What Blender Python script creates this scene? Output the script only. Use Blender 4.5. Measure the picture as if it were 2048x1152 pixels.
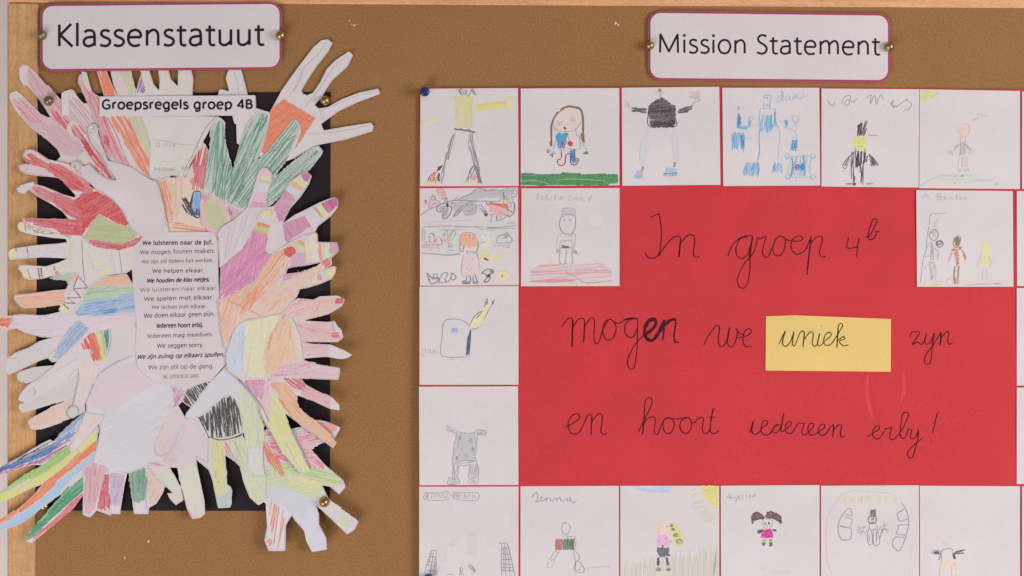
import bpy, bmesh, math, random
import numpy as np
from mathutils import Vector
from mathutils.geometry import delaunay_2d_cdt
for o in list(bpy.data.objects): bpy.data.objects.remove(o)
SC = bpy.context.scene
COL = SC.collection
random.seed(7); RNG = np.random.default_rng(7)

# ---------------------------------------------------------------- camera, light, exposure
S = 0.0005            # one photo pixel is half a millimetre on the board
DIST = 1.6
cam = bpy.data.cameras.new("camera"); camo = bpy.data.objects.new("camera", cam); COL.objects.link(camo)
camo.location = (0, -DIST, 0); camo.rotation_euler = (math.radians(90), 0, 0)
cam.sensor_width = 36; cam.lens = 36 * DIST / (2048 * S); cam.clip_end = 50
SC.camera = camo
world = bpy.data.worlds.new("World"); SC.world = world; world.use_nodes = True
bg = world.node_tree.nodes["Background"]
bg.inputs[0].default_value = (1.0, 0.842, 0.845, 1); bg.inputs[1].default_value = 0.232
def area(name, loc, target, sx, sy, power, colour):
    l = bpy.data.lights.new(name, 'AREA'); l.shape = 'RECTANGLE'; l.size = sx; l.size_y = sy
    l.energy = power; l.color = colour
    o = bpy.data.objects.new(name, l); COL.objects.link(o); o.location = loc
    d = Vector(target) - Vector(loc); o.rotation_euler = d.to_track_quat('-Z', 'Y').to_euler()
    return o
area("window_light", (2.35, -1.6, 0.0), (0.1, 0, -0.1), 1.1, 1.5, 48.5, (1.0, 0.89, 0.905))
area("low_left_fill", (-1.3, -1.6, -1.75), (0.1, 0, -0.3), 1.6, 1.3, 36.5, (1.0, 0.93, 0.965))  # light from the left, set low as an added fill to brighten the bottom
SC.view_settings.view_transform = 'Standard'; SC.view_settings.look = 'None'
SC.view_settings.exposure = 0; SC.view_settings.gamma = 1
SC.cycles.transparent_max_bounces = 16

# ---------------------------------------------------------------- helpers: pixels, colours
def P(x, y, d):
    """board position seen at photo pixel x, y; d = millimetres in front of the board"""
    k = S * (DIST - d * 0.001) / DIST
    return ((x - 1024) * k, -d * 0.001, (576 - y) * k)
def lin1(v):
    v /= 255.0
    return v / 12.92 if v <= 0.04045 else ((v + 0.055) / 1.055) ** 2.4
PREF = tuple(lin1(v) for v in (205, 195, 199))
def alb(c):
    return tuple(min(0.92, lin1(v) / p * 0.80) for v, p in zip(c, PREF))
PAPER = (205, 195, 199)
def mixc(a, b, t):
    t = min(t, 1.0); return tuple(a[i] + (b[i] - a[i]) * t for i in range(3))

# ---------------------------------------------------------------- materials
def newmat(name):
    m = bpy.data.materials.new(name); m.use_nodes = True
    nt = m.node_tree; b = nt.nodes["Principled BSDF"]
    tc = nt.nodes.new("ShaderNodeTexCoord")
    return m, nt, b, tc
def noise(nt, tc, scale, detail=2, rough=0.5, vec=None):
    n = nt.nodes.new("ShaderNodeTexNoise"); n.inputs["Scale"].default_value = scale
    n.inputs["Detail"].default_value = detail; n.inputs["Roughness"].default_value = rough
    nt.links.new(vec if vec else tc.outputs["Object"], n.inputs["Vector"]); return n
def ramp(nt, src, lo, hi, a, b):
    r = nt.nodes.new("ShaderNodeMapRange"); r.inputs[1].default_value = lo; r.inputs[2].default_value = hi
    r.inputs[3].default_value = a; r.inputs[4].default_value = b
    nt.links.new(src, r.inputs[0]); return r.outputs[0]
def mul(nt, col, fac_out):
    """colour (tuple or socket) times grey factor"""
    m = nt.nodes.new("ShaderNodeVectorMath"); m.operation = 'SCALE'
    if isinstance(col, tuple): m.inputs[0].default_value = col[:3]
    else: nt.links.new(col, m.inputs[0])
    nt.links.new(fac_out, m.inputs["Scale"]); return m.outputs[0]
def mathn(nt, op, a, b):
    m = nt.nodes.new("ShaderNodeMath"); m.operation = op
    for i, v in enumerate((a, b)):
        if isinstance(v, (int, float)): m.inputs[i].default_value = v
        else: nt.links.new(v, m.inputs[i])
    return m.outputs[0]
def bump(nt, b, src, strength, dist):
    n = nt.nodes.new("ShaderNodeBump"); n.inputs["Strength"].default_value = strength
    n.inputs["Distance"].default_value = dist
    nt.links.new(src, n.inputs["Height"]); nt.links.new(n.outputs[0], b.inputs["Normal"])
def sheetmat(name, colour, g1=0.10, g2=0.06, rough=0.75, bmp=0.25, big=0.04):
    m, nt, b, tc = newmat(name)
    f = noise(nt, tc, 1300, 2, 0.6); w = noise(nt, tc, 14, 3); q = noise(nt, tc, 420, 2)
    fac = mathn(nt, 'MULTIPLY', ramp(nt, f.outputs[0], 0.25, 0.75, 1 - g1, 1 + g1), ramp(nt, w.outputs[0], 0.3, 0.7, 1 - big, 1 + big))
    fac = mathn(nt, 'MULTIPLY', fac, ramp(nt, q.outputs[0], 0.3, 0.7, 1 - g2, 1 + g2))
    nt.links.new(mul(nt, alb(colour), fac), b.inputs["Base Color"])
    b.inputs["Roughness"].default_value = rough
    b.inputs["Specular IOR Level"].default_value = 0.25
    wb = noise(nt, tc, 26, 2); s = mathn(nt, 'ADD', mathn(nt, 'MULTIPLY', wb.outputs[0], 6.0), f.outputs[0])
    bump(nt, b, s, bmp, 0.0006)
    return m
M = {}
M['paper'] = sheetmat("white_paper", PAPER, 0.035, 0.02)
M['paper_cream'] = sheetmat("cream_paper", (206, 196, 194), 0.04, 0.02)
M['paper_lilac'] = sheetmat("lilac_paper", (204, 191, 196), 0.04, 0.02)
M['paper_pink'] = sheetmat("pinkish_paper", (208, 190, 191), 0.04, 0.02)
M['paper_grey'] = sheetmat("greyish_paper", (200, 192, 189), 0.04, 0.02)
M['paper_blue'] = sheetmat("bluish_paper", (204, 197, 204), 0.04, 0.02)
M['paper_warm'] = sheetmat("warm_paper", (204, 190, 180), 0.04, 0.02)
M['red'] = sheetmat("red_card", (191, 53, 59), 0.13, 0.05, 0.7, 0.3, 0.05)
M['smear'] = sheetmat("dried_glue", (199, 66, 72), 0.10, 0.05, 0.5)
M['yellow'] = sheetmat("yellow_card", (224, 185, 116), 0.06, 0.03)
M['black'] = sheetmat("black_card", (33, 24, 29), 0.30, 0.1, 0.6)
M['magenta'] = sheetmat("magenta_print", (166, 52, 112), 0.08, 0.04, 0.4)
M['halo'] = sheetmat("laminate_edge", (160, 88, 84), 0.12, 0.06, 0.3)
M['sign'] = sheetmat("sign_white", (204, 193, 196), 0.05, 0.02, 0.35, 0.15)
M['chip'] = sheetmat("white_plaster", (228, 205, 190), 0.05, 0.02)
M['wall'] = sheetmat("white_wall", (250, 248, 246), 0.02, 0.02)

def artmat():
    """pencil, felt pen and crayon marks: pigment colour per mark, broken up by paper grain"""
    m, nt, b, tc = newmat("pencil_marks")
    at = nt.nodes.new("ShaderNodeAttribute"); at.attribute_name = "Pigment"
    f = noise(nt, tc, 1500, 2, 0.7)
    g = ramp(nt, f.outputs[0], 0.46, 0.72, 0.0, 0.42)
    mx = nt.nodes.new("ShaderNodeMix"); mx.data_type = 'RGBA'
    nt.links.new(g, mx.inputs[0]); nt.links.new(at.outputs["Color"], mx.inputs[6])
    mx.inputs[7].default_value = (*alb(PAPER), 1)
    nt.links.new(mx.outputs[2], b.inputs["Base Color"]); b.inputs["Roughness"].default_value = 0.7
    b.inputs["Specular IOR Level"].default_value = 0.2
    return m
M['pencil'] = artmat()
def inkmat(name, c):
    m, nt, b, tc = newmat(name)
    f = noise(nt, tc, 900, 2)
    nt.links.new(mul(nt, alb(c), ramp(nt, f.outputs[0], 0.3, 0.7, 0.85, 1.2)), b.inputs["Base Color"])
    b.inputs["Roughness"].default_value = 0.55; b.inputs["Specular IOR Level"].default_value = 0.2
    return m
M['ink'] = inkmat("black_ink", (34, 27, 38)); M['felt'] = inkmat("felt_pen", (62, 22, 30))
M['felt2'] = inkmat("felt_pen_on_yellow", (58, 54, 24)); M['ink_grey'] = inkmat("grey_ink", (72, 64, 70))
M['ink_pale'] = inkmat("pale_ink", (138, 130, 134))

def corkmat():
    m, nt, b, tc = newmat("brown_linoleum")
    f = noise(nt, tc, 680, 2, 0.8); q = noise(nt, tc, 330, 2); w = noise(nt, tc, 9, 3)
    fac = mathn(nt, 'MULTIPLY', ramp(nt, f.outputs[0], 0.28, 0.72, 0.70, 1.30), ramp(nt, q.outputs[0], 0.3, 0.7, 0.96, 1.04))
    fac = mathn(nt, 'MULTIPLY', fac, ramp(nt, w.outputs[0], 0.3, 0.7, 0.96, 1.04))
    nt.links.new(mul(nt, alb((143, 102, 65)), fac), b.inputs["Base Color"])
    b.inputs["Roughness"].default_value = 0.8; b.inputs["Specular IOR Level"].default_value = 0.2
    bump(nt, b, f.outputs[0], 0.5, 0.0006)
    return m
M['cork'] = corkmat()
def woodmat(name, vertical, col):
    m, nt, b, tc = newmat(name)
    mp = nt.nodes.new("ShaderNodeMapping"); nt.links.new(tc.outputs["Object"], mp.inputs[0])
    mp.inputs["Scale"].default_value = (1, 1, 0.07) if vertical else (0.07, 1, 1)
    g = noise(nt, tc, 260, 4, 0.6, mp.outputs[0]); w = noise(nt, tc, 60, 3, 0.5, mp.outputs[0])
    mp2 = nt.nodes.new("ShaderNodeMapping"); nt.links.new(tc.outputs["Object"], mp2.inputs[0])
    mp2.inputs["Scale"].default_value = (1, 1, 0.18) if vertical else (0.18, 1, 1)
    fl = noise(nt, tc, 1400, 1, 0.5, mp2.outputs[0])
    fac = mathn(nt, 'MULTIPLY', ramp(nt, g.outputs[0], 0.3, 0.7, 0.87, 1.1), ramp(nt, w.outputs[0], 0.3, 0.7, 0.9, 1.1))
    fac = mathn(nt, 'MULTIPLY', fac, ramp(nt, fl.outputs[0], 0.5, 0.75, 1.03, 0.72))
    nt.links.new(mul(nt, alb(col), fac), b.inputs["Base Color"])
    b.inputs["Roughness"].default_value = 0.5; b.inputs["Specular IOR Level"].default_value = 0.3
    bump(nt, b, g.outputs[0], 0.15, 0.0005)
    return m
M['wood_v'] = woodmat("beech_upright", True, (192, 146, 102)); M['wood_h'] = woodmat("beech_rail", False, (214, 158, 118))
def metal(name, c, metallic, rough):
    m, nt, b, tc = newmat(name)
    f = noise(nt, tc, 240, 3)
    nt.links.new(mul(nt, c, ramp(nt, f.outputs[0], 0.3, 0.7, 0.8, 1.12)), b.inputs["Base Color"])
    b.inputs["Metallic"].default_value = metallic; b.inputs["Roughness"].default_value = rough
    bump(nt, b, f.outputs[0], 0.1, 0.0005)
    return m
M['brass'] = metal("brass", (0.50, 0.37, 0.15), 1.0, 0.36)
M['brass_dull'] = metal("dull_brass", (0.36, 0.29, 0.17), 1.0, 0.45)
M['blue'] = metal("blue_plastic", (0.012, 0.035, 0.17), 0.0, 0.35)
M['blue2'] = metal("bright_blue_plastic", (0.01, 0.12, 0.36), 0.0, 0.35)
M['steel'] = metal("steel_pin", (0.5, 0.5, 0.5), 1.0, 0.3)

# ---------------------------------------------------------------- geometry helpers
FR = {'A': (0, 80, 3.84), 'B': (380, 60, 3.84), 'C': (0, 340, 3.84), 'D': (380, 300, 3.84),
      'E': (0, 560, 3.84), 'F': (340, 560, 3.84), 'G': (0, 820, 3.84), 'H': (340, 820, 3.84),
      'X': (0, 0, 1.0),
      'a': (830, 170, 4.995), 'b': (1230, 165, 4.995), 'c': (1635, 165, 4.995), 'd': (830, 370, 4.995),
      'e': (830, 565, 4.995), 'f': (1635, 375, 4.995), 'g': (830, 765, 4.995), 'h': (830, 965, 4.995),
      'i': (1230, 965, 4.995), 'j': (1635, 965, 4.995),
      'p': (1100, 400, 3.3875), 'q': (1440, 400, 3.292), 'r': (1100, 760, 5.12), 's': (1480, 720, 4.452),
      't': (250, 460, 3.6)}
def pts(s):
    """'A 10,20 30,40 C 5,6' -> photo pixels; a letter switches the tracing frame"""
    out = []; f = FR['X']
    for tok in s.split():
        if tok in FR: f = FR[tok]
        else:
            x, y = tok.split(','); out.append((f[0] + float(x) / f[2], f[1] + float(y) / f[2]))
    return np.array(out)
def inside(poly, p):
    x, y = p[:, 0], p[:, 1]; r = np.zeros(len(p), bool); n = len(poly); j = n - 1
    for i in range(n):
        xi, yi = poly[i]; xj, yj = poly[j]
        if yi != yj:
            c = ((yi > y) != (yj > y)) & (x < (xj - xi) * (y - yi) / (yj - yi) + xi); r ^= c
        j = i
    return r
def smooth(p, closed=False, step=3.0, tight=False):
    """Catmull-Rom through the points"""
    n = len(p)
    if n < 3 and not closed: 
        return resample(p, step)
    q = np.vstack([p[-1:], p, p[:2]]) if closed else np.vstack([2 * p[0] - p[1], p, 2 * p[-1] - p[-2]])
    out = []; m = n if closed else n - 1
    for i in range(m):
        a, b, c, d = q[i], q[i + 1], q[i + 2], q[i + 3]
        k = max(1, int(np.hypot(*(c - b)) / step))
        t = (np.arange(k) / k)[:, None]
        if tight:
            m1 = (c - a) * 0.07; m2 = (d - b) * 0.07
        else:
            m1 = (c - a) * 0.5; m2 = (d - b) * 0.5
        out.append((2*t**3-3*t**2+1)*b + (t**3-2*t**2+t)*m1 + (-2*t**3+3*t**2)*c + (t**3-t**2)*m2)
    if not closed: out.append(p[-1:])
    return np.vstack(out)
def resample(p, step):
    out = []
    for i in range(len(p) - 1):
        k = max(1, int(np.hypot(*(p[i+1] - p[i])) / step))
        out.append(p[i] + (p[i+1] - p[i]) * (np.arange(k) / k)[:, None])
    out.append(p[-1:]); return np.vstack(out)
def tag(o, label=None, cat=None, group=None, kind=None):
    if label: o['label'] = label
    if cat: o['category'] = cat
    if group: o['group'] = group
    if kind: o['kind'] = kind
    return o
def link(name, verts, faces, mat, parent=None, origin=None, smooth_=False):
    me = bpy.data.meshes.new(name)
    org = np.array(origin if origin is not None else ((0, 0, 0)))
    v = np.asarray(verts, dtype=float) - org
    me.from_pydata(v.tolist(), [], faces); me.materials.append(mat)
    if smooth_: me.polygons.foreach_set("use_smooth", [True] * len(me.polygons))
    me.update()
    o = bpy.data.objects.new(name, me); COL.objects.link(o); o.location = org
    WL[o.name] = org
    if parent:
        o.parent = parent; o.location = org - WL.get(parent.name, np.array(parent.location))
    return o

WL = {}
class Sheet:
    """a cut piece of paper: outline in photo pixels, depth function in mm, real thickness"""
    def __init__(s, name, outline, d, mat, label=None, cat=None, group=None, parent=None, grid=10, thick=0.25, dfun=None, curve=True, frame=None):
        p = pts(outline) if isinstance(outline, str) else np.array(outline, float)
        s.out = p; s.base = d; s.dfun = dfun
        if curve: q = smooth(p, True, 5.0, tight=True)
        else: q = resample(np.vstack([p, p[:1]]), 9.0)[:-1]
        # drop near duplicates
        keep = [0]
        for i in range(1, len(q)):
            if np.hypot(*(q[i] - q[keep[-1]])) > 0.8: keep.append(i)
        q = q[keep]; s.q = q
        x0, y0 = q.min(0); x1, y1 = q.max(0)
        gx, gy = np.meshgrid(np.arange(x0 + grid/2, x1, grid), np.arange(y0 + grid/2, y1, grid))
        g = np.column_stack([gx.ravel(), gy.ravel()]); g[:, 0] += np.where((np.arange(len(g)) % 2) > 0, .7, -.7)
        g = g[inside(q, g)]
        if len(g):
            dm = np.min(np.hypot(g[:, None, 0] - q[None, :, 0], g[:, None, 1] - q[None, :, 1]), axis=1)
            g = g[dm > 2.5]
        n = len(q); allp = [Vector(v) for v in q] + [Vector(v) for v in g]
        edges = [(i, (i + 1) % n) for i in range(n)]
        vo, eo, fo, _, _, _ = delaunay_2d_cdt(allp, edges, [], 0, 1e-4)
        va = np.array([(v.x, v.y) for v in vo])
        cen = np.array([va[list(f)].mean(0) for f in fo])
        keepf = inside(q, cen); faces = [tuple(f) for f, k in zip(fo, keepf) if k]
        used = sorted({i for f in faces for i in f}); rm = {u: k for k, u in enumerate(used)}
        va = va[used]; faces = [tuple(rm[i] for i in f) for f in faces]
        dep = s.depth(va)
        fr = [P(x, y, dd) for (x, y), dd in zip(va, dep)]
        # orient towards the camera
        ff = []
        for f in faces:
            a, b, c = (va[f[0]], va[f[1]], va[f[2]])
            cr = (b[0]-a[0])*(c[1]-a[1]) - (b[1]-a[1])*(c[0]-a[0])
            ff.append(f if cr < 0 else f[::-1])
        N = len(fr); bk = [P(x, y, dd - thick) for (x, y), dd in zip(va, dep)]
        cnt = {}
        for f in ff:
            for i in range(len(f)):
                e = (f[i], f[(i + 1) % len(f)]); cnt[e] = cnt.get(e, 0) + 1
        rim = [e for e in cnt if (e[1], e[0]) not in cnt]
        faces2 = ff + [tuple(i + N for i in f[::-1]) for f in ff] + [(e[1], e[0], e[0] + N, e[1] + N) for e in rim]
        c = q.mean(0); s.org = P(c[0], c[1], d)
        s.o = link(name, fr + bk, faces2, mat, parent, s.org)
        tag(s.o, label, cat, group)
    def depth(s, xy):
        r = np.full(len(xy), float(s.base))
        if s.dfun is not None: r = r + s.dfun(xy[:, 0], xy[:, 1])
        return r

PEN = {'w': 0.0}
class Art:
    """marks drawn on a sheet: thin ribbons a hair above the paper, one mesh"""
    def __init__(s, sheet, eps=0.06, inc=0.0004, clip=True):
        s.sh = sheet; s.v = []; s.f = []; s.c = []; s.n = 0; s.eps = eps; s.inc = inc; s.k = 0
        s.fr = 'X'; s.clip = sheet.q if clip else None; s.tone = PAPER; s.kt = 1.0
    def P(s, t): return pts(s.fr + ' ' + t) if isinstance(t, str) else np.array(t, float)
    def ribbon(s, p, w, col, taper=0.25, wob=0.15):
        if len(p) < 2: return
        d = np.gradient(p, axis=0); L = np.hypot(d[:, 0], d[:, 1]); L[L == 0] = 1
        nrm = np.column_stack([-d[:, 1], d[:, 0]]) / L[:, None]
        n = len(p); t = np.linspace(0, 1, n)
        ww = w * 0.5 * (1 + wob * RNG.normal(size=n).clip(-1.5, 1.5))
        if taper: ww = ww * (1 - taper * (np.abs(2 * t - 1) ** 4))
        a = p + nrm * ww[:, None]; b = p - nrm * ww[:, None]
        e = s.eps + s.inc * s.k; s.k = (s.k + 1) % 1600
        dep = s.sh.depth(p) + e
        for i in range(n):
            s.v.append(P(a[i, 0], a[i, 1], dep[i])); s.v.append(P(b[i, 0], b[i, 1], dep[i]))
        col = mixc(PAPER, col, s.kt) if s.kt < 1 else col
        gl = 0.3 * col[0] + 0.59 * col[1] + 0.11 * col[2]
        cl = (*alb(mixc(col, (gl, gl * .98, gl * .98), 0.10)), 1.0)
        for i in range(n - 1):
            q = s.n + 2 * i; s.f.append((q, q + 1, q + 3, q + 2))
        s.c += [cl] * (2 * n); s.n += 2 * n
    def s(s, t, col=(90, 84, 90), w=1.5, t_=0.8, closed=False, rep=1, jit=0.6, wob=0.15, taper=.25):
        p = s.P(t); c = mixc(s.tone, col, t_)
        for r in range(rep):
            q = p + (RNG.normal(size=p.shape) * jit if r or jit > 0.9 else 0)
            q = smooth(q, closed, 3.0)
            if closed: q = np.vstack([q, q[:1]])
            s.ribbon(q, w, c, taper, wob)
    def dot(s, x, y, r, col, t_=0.9):
        f = FR[s.fr]; cx, cy = f[0] + x / f[2], f[1] + y / f[2]
        for k in range(3):
            yy = cy + (k - 1) * r * 0.6; hw = r * (1 if k == 1 else .75)
            s.ribbon(np.array([(cx - hw, yy), (cx, yy), (cx + hw, yy)]), r * 0.9, mixc(s.tone, col, t_), 0.2)
    def h(s, t, ang, col, sp=2.5, w=2.0, lo=0.4, hi=0.9, jit=5, rag=3.0, drop=0.05, bend=1.0, clip=True, full=False):
        """pencil hatching inside a polygon"""
        poly = s.P(t) if isinstance(t, str) else t
        a = math.radians(ang); ux, uy = math.cos(a), -math.sin(a); vx, vy = -uy, ux
        if getattr(s, 'full', False) and lo >= .5 and w < 4:
            s.full = False; s.wash(poly, col, .62, ang, 1); s.full = True
        ext = poly.max(0) - poly.min(0)
        if min(ext) < 13 and w < 4: sp *= .75; drop = 0; rag = 0; jit = min(jit, 3); full = True
        c = poly.mean(0); rel = poly - c
        U = rel @ np.array([ux, uy]); V = rel @ np.array([vx, vy])
        v = V.min() - rag
        while v < V.max() + rag:
            v += sp * random.uniform(0.55, 1.45)
            if random.random() < drop: continue
            da = math.radians(random.gauss(0, jit)); wx, wy = math.cos(a + da), -math.sin(a + da)
            tt = np.arange(U.min() - 3, U.max() + 3, 1.5)
            bd = bend * random.gauss(0, 1) * (tt / max(30, U.max() - U.min())) ** 2 * 4
            ln = np.column_stack([c[0] + vx * (v + bd) + wx * tt, c[1] + vy * (v + bd) + wy * tt])
            ok = inside(poly, ln)
            if s.clip is not None and clip: ok &= inside(s.clip, ln)
            idx = np.flatnonzero(ok)
            if len(idx) < 3: continue
            runs = np.split(idx, np.flatnonzero(np.diff(idx) > 1) + 1)
            for r in runs:
                if len(r) < 3: continue
                # break long lines into several strokes
                i0 = r[0]; end = r[-1]
                while i0 < end:
                    ln_ = int(random.uniform(20, 70)) if not full else 999
                    i1 = min(end, i0 + ln_)
                    aa = max(r[0], i0 - int(random.uniform(0, 3))); bb = i1
                    seg = ln[aa:bb + 1]; seg = seg if len(seg) < 5 else np.vstack([seg[:-1:2], seg[-1:]])
                    if len(seg) >= 2 and rag > 0:
                        seg = seg.copy(); dd = seg[-1] - seg[0]; L = np.hypot(*dd) or 1; dd = dd / L
                        if L > 14:
                            seg[0] += dd * random.uniform(-rag * .3, rag * .5); seg[-1] -= dd * random.uniform(-rag * .3, rag * .5)
                    s.ribbon(seg, w * random.uniform(0.7, 1.3), mixc(s.tone, col, random.uniform(lo, hi)), 0.3)
                    i0 = i1
    def wash(s, t, col, t_=0.35, ang=20, rag=5):
        """soft even tone: broad overlapping pale strokes"""
        s.h(t, ang, col, 2.6, 5.0, t_ * 0.85, t_ * 1.15, 3, rag, 0.0)
    def pc(s, t, ang, col, k=0.7, sp=2.6):
        """coloured pencil area: pale wash, then strokes"""
        s.wash(t, col, k * 0.5, ang, 2)
        s.h(t, ang, col, sp, 1.7, k * 0.55, min(1.1, k * 1.25), 6, 4, 0.1)
    def scribble(s, cx, cy, rx, ry, col, n=5, w=1.3, t_=0.7):
        f = FR[s.fr]; cx, cy = f[0] + cx / f[2], f[1] + cy / f[2]; rx /= f[2]; ry /= f[2]
        tt = np.linspace(0, n * 2 * math.pi, int(n * 14)); rr = (0.55 + 0.45 * np.abs(np.sin(tt * 0.31 + random.random() * 3))) if n < 2.5 else 0.2 + 0.8 * np.abs(np.cos(tt * 0.23))
        q = np.column_stack([cx + rx * rr * np.cos(tt), cy + ry * rr * np.sin(tt)])
        s.ribbon(q, w, mixc(s.tone, col, t_), 0)
    def done(s, name='pencil_drawing', mat=None):
        if not s.v: return None
        o = link(name, s.v, s.f, mat or M['pencil'], s.sh.o, s.sh.org)
        ca = o.data.color_attributes.new("Pigment", 'FLOAT_COLOR', 'POINT')
        ca.data.foreach_set("color", np.array(s.c, dtype=np.float32).ravel())
        s.v = []; s.f = []; s.c = []; s.n = 0
        return o

GL = {}
def _g(ch, adv, *st): GL[ch] = (adv, st)
_bowlR = ('s', (.13,.53),(.24,.67),(.38,.725),(.53,.66),(.605,.50),(.61,.30),(.53,.08),(.36,-.005),(.22,.03),(.13,.13))
_bowlL = ('s', (.56,.58),(.46,.70),(.34,.725),(.18,.64),(.09,.42),(.11,.16),(.24,.0),(.38,.01),(.50,.10),(.56,.2))
_arch = lambda x0, x1: ('s', (x0,.50),(x0+.08,.62),(x0+.2,.715),(x0+.32,.71),(x1-.02,.58),(x1,.42))
_g('K', .68, ('l', (.13,0),(.13,1)), ('l', (.58,1),(.17,.52)), ('l', (.17,.52),(.63,0)))
_g('l', .27, ('l', (.13,0),(.13,1.07))); _g('I', .28, ('l', (.13,0),(.13,1)))
_g('i', .27, ('l', (.13,0),(.13,.72)), ('d', (.13,.95)))
_g('a', .64, ('s', (.11,.64),(.22,.71),(.34,.72),(.46,.67),(.505,.52),(.51,.40)), ('l', (.51,.42),(.51,0)), ('s', (.51,.42),(.34,.41),(.16,.36),(.085,.22),(.12,.06),(.26,-.005),(.40,.03),(.51,.14)))
_g('s', .51, ('s', (.43,.66),(.30,.72),(.16,.69),(.10,.56),(.17,.44),(.30,.37),(.42,.29),(.45,.16),(.37,.03),(.22,-.005),(.06,.05)))
_g('e', .67, ('l', (.11,.39),(.59,.39)), ('s', (.59,.39),(.57,.58),(.46,.70),(.33,.725),(.17,.64),(.09,.42),(.11,.18),(.23,.02),(.38,-.01),(.55,.045)))
_g('c', .56, ('s', (.50,.65),(.36,.725),(.18,.64),(.09,.42),(.11,.16),(.23,.01),(.36,-.005),(.51,.07)))
_g('n', .70, ('l', (.13,0),(.13,.72)), _arch(.13,.57), ('l', (.57,.44),(.57,0)))
_g('h', .70, ('l', (.13,0),(.13,1.07)), _arch(.13,.57), ('l', (.57,.44),(.57,0)))
_g('m', 1.07, ('l', (.13,0),(.13,.72)), _arch(.13,.54), ('l', (.54,.44),(.54,0)), _arch(.54,.95), ('l', (.95,.44),(.95,0)))
_g('r', .46, ('l', (.13,0),(.13,.72)), ('s', (.13,.48),(.20,.62),(.31,.71),(.42,.705)))
_g('t', .44, ('l', (.19,.90),(.19,.2)), ('s', (.19,.24),(.21,.06),(.30,-.005),(.41,.02)), ('l', (.03,.69),(.41,.69)))
_g('u', .70, ('l', (.12,.72),(.12,.26)), ('s', (.12,.30),(.14,.09),(.27,-.005),(.40,.03),(.50,.12),(.56,.2)), ('l', (.56,.72),(.56,0)))
_g('M', 1.12, ('l', (.13,0),(.15,1)), ('l', (.15,1),(.55,.06)), ('l', (.55,.06),(.96,1)), ('l', (.96,1),(.98,0)))
_g('o', .71, ('c', (.355,.725),(.18,.65),(.09,.45),(.09,.25),(.19,.05),(.355,-.01),(.53,.06),(.62,.27),(.62,.46),(.53,.66)))
_g('S', .61, ('s', (.51,.93),(.38,1.005),(.22,.98),(.12,.84),(.16,.66),(.31,.54),(.46,.42),(.53,.26),(.46,.07),(.29,-.01),(.07,.06)))
_g('G', .83, ('s', (.70,.86),(.56,.985),(.38,.99),(.17,.83),(.09,.50),(.16,.16),(.38,-.005),(.56,.01),(.71,.12)), ('l', (.71,.10),(.71,.46)), ('l', (.71,.44),(.44,.44)))
_g('p', .70, ('l', (.13,.72),(.13,-.28)), _bowlR); _g('b', .70, ('l', (.13,1.07),(.13,0)), _bowlR)
_g('d', .70, ('l', (.56,1.07),(.56,0)), _bowlL)
_g('g', .70, ('l', (.56,.72),(.56,-.04)), ('s', (.56,0),(.53,-.20),(.36,-.285),(.14,-.23)), _bowlL)
_g('k', .60, ('l', (.13,0),(.13,1.07)), ('l', (.50,.72),(.16,.36)), ('l', (.16,.36),(.54,0)))
_g('j', .28, ('l', (.15,.72),(.15,-.1)), ('s', (.15,-.06),(.11,-.24),(-.02,-.27)), ('d', (.15,.95)))
_g('f', .41, ('s', (.40,1.05),(.27,1.05),(.19,.90),(.19,.7)), ('l', (.19,.75),(.19,0)), ('l', (.03,.69),(.38,.69)))
_g('z', .53, ('l', (.07,.69),(.46,.69)), ('l', (.46,.69),(.07,.03)), ('l', (.07,.03),(.48,.03)))
_g('w', .92, ('l', (.04,.72),(.24,.02)), ('l', (.24,.02),(.46,.68)), ('l', (.46,.68),(.68,.02)), ('l', (.68,.02),(.88,.72)))
_g('y', .58, ('l', (.04,.72),(.29,.03)), ('l', (.54,.72),(.26,-.1)), ('s', (.27,-.08),(.18,-.26),(.04,-.26)))
_g('W', 1.12, ('l', (.04,1),(.29,.03)), ('l', (.29,.03),(.56,.95)), ('l', (.56,.95),(.82,.03)), ('l', (.82,.03),(1.07,1)))
_g('4', .67, ('l', (.47,0),(.47,1)), ('l', (.47,1),(.06,.29)), ('l', (.04,.28),(.64,.28)))
_g('B', .72, ('l', (.13,0),(.13,1)), ('s', (.13,.97),(.38,.965),(.52,.86),(.52,.66),(.40,.54),(.13,.53)), ('s', (.13,.53),(.42,.52),(.58,.40),(.59,.19),(.46,.05),(.13,.03)))
_g('P', .64, ('l', (.13,0),(.13,1)), ('s', (.13,.97),(.40,.95),(.54,.82),(.53,.60),(.38,.46),(.13,.45)))
_g('L', .52, ('l', (.13,0),(.13,1)), ('l', (.13,.03),(.48,.03))); _g('N', .78, ('l', (.13,0),(.13,1)), ('l', (.13,.98),(.64,.02)), ('l', (.64,0),(.64,1)))
_g('E', .60, ('l', (.13,0),(.13,1)), ('l', (.13,.97),(.52,.97)), ('l', (.13,.52),(.48,.52)), ('l', (.13,.03),(.54,.03)))
_g('D', .76, ('l', (.13,0),(.13,1)), ('s', (.13,.97),(.42,.93),(.62,.74),(.66,.5),(.62,.26),(.42,.07),(.13,.03)))
_g('A', .72, ('l', (.03,0),(.35,1)), ('l', (.35,1),(.68,0)), ('l', (.13,.32),(.58,.32)))
_g('O', .84, ('c', (.42,1),(.2,.92),(.09,.65),(.09,.35),(.2,.08),(.42,0),(.64,.08),(.75,.35),(.75,.65),(.64,.92)))
_g('.', .26, ('d', (.12,.05))); _g(' ', .33)
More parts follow.
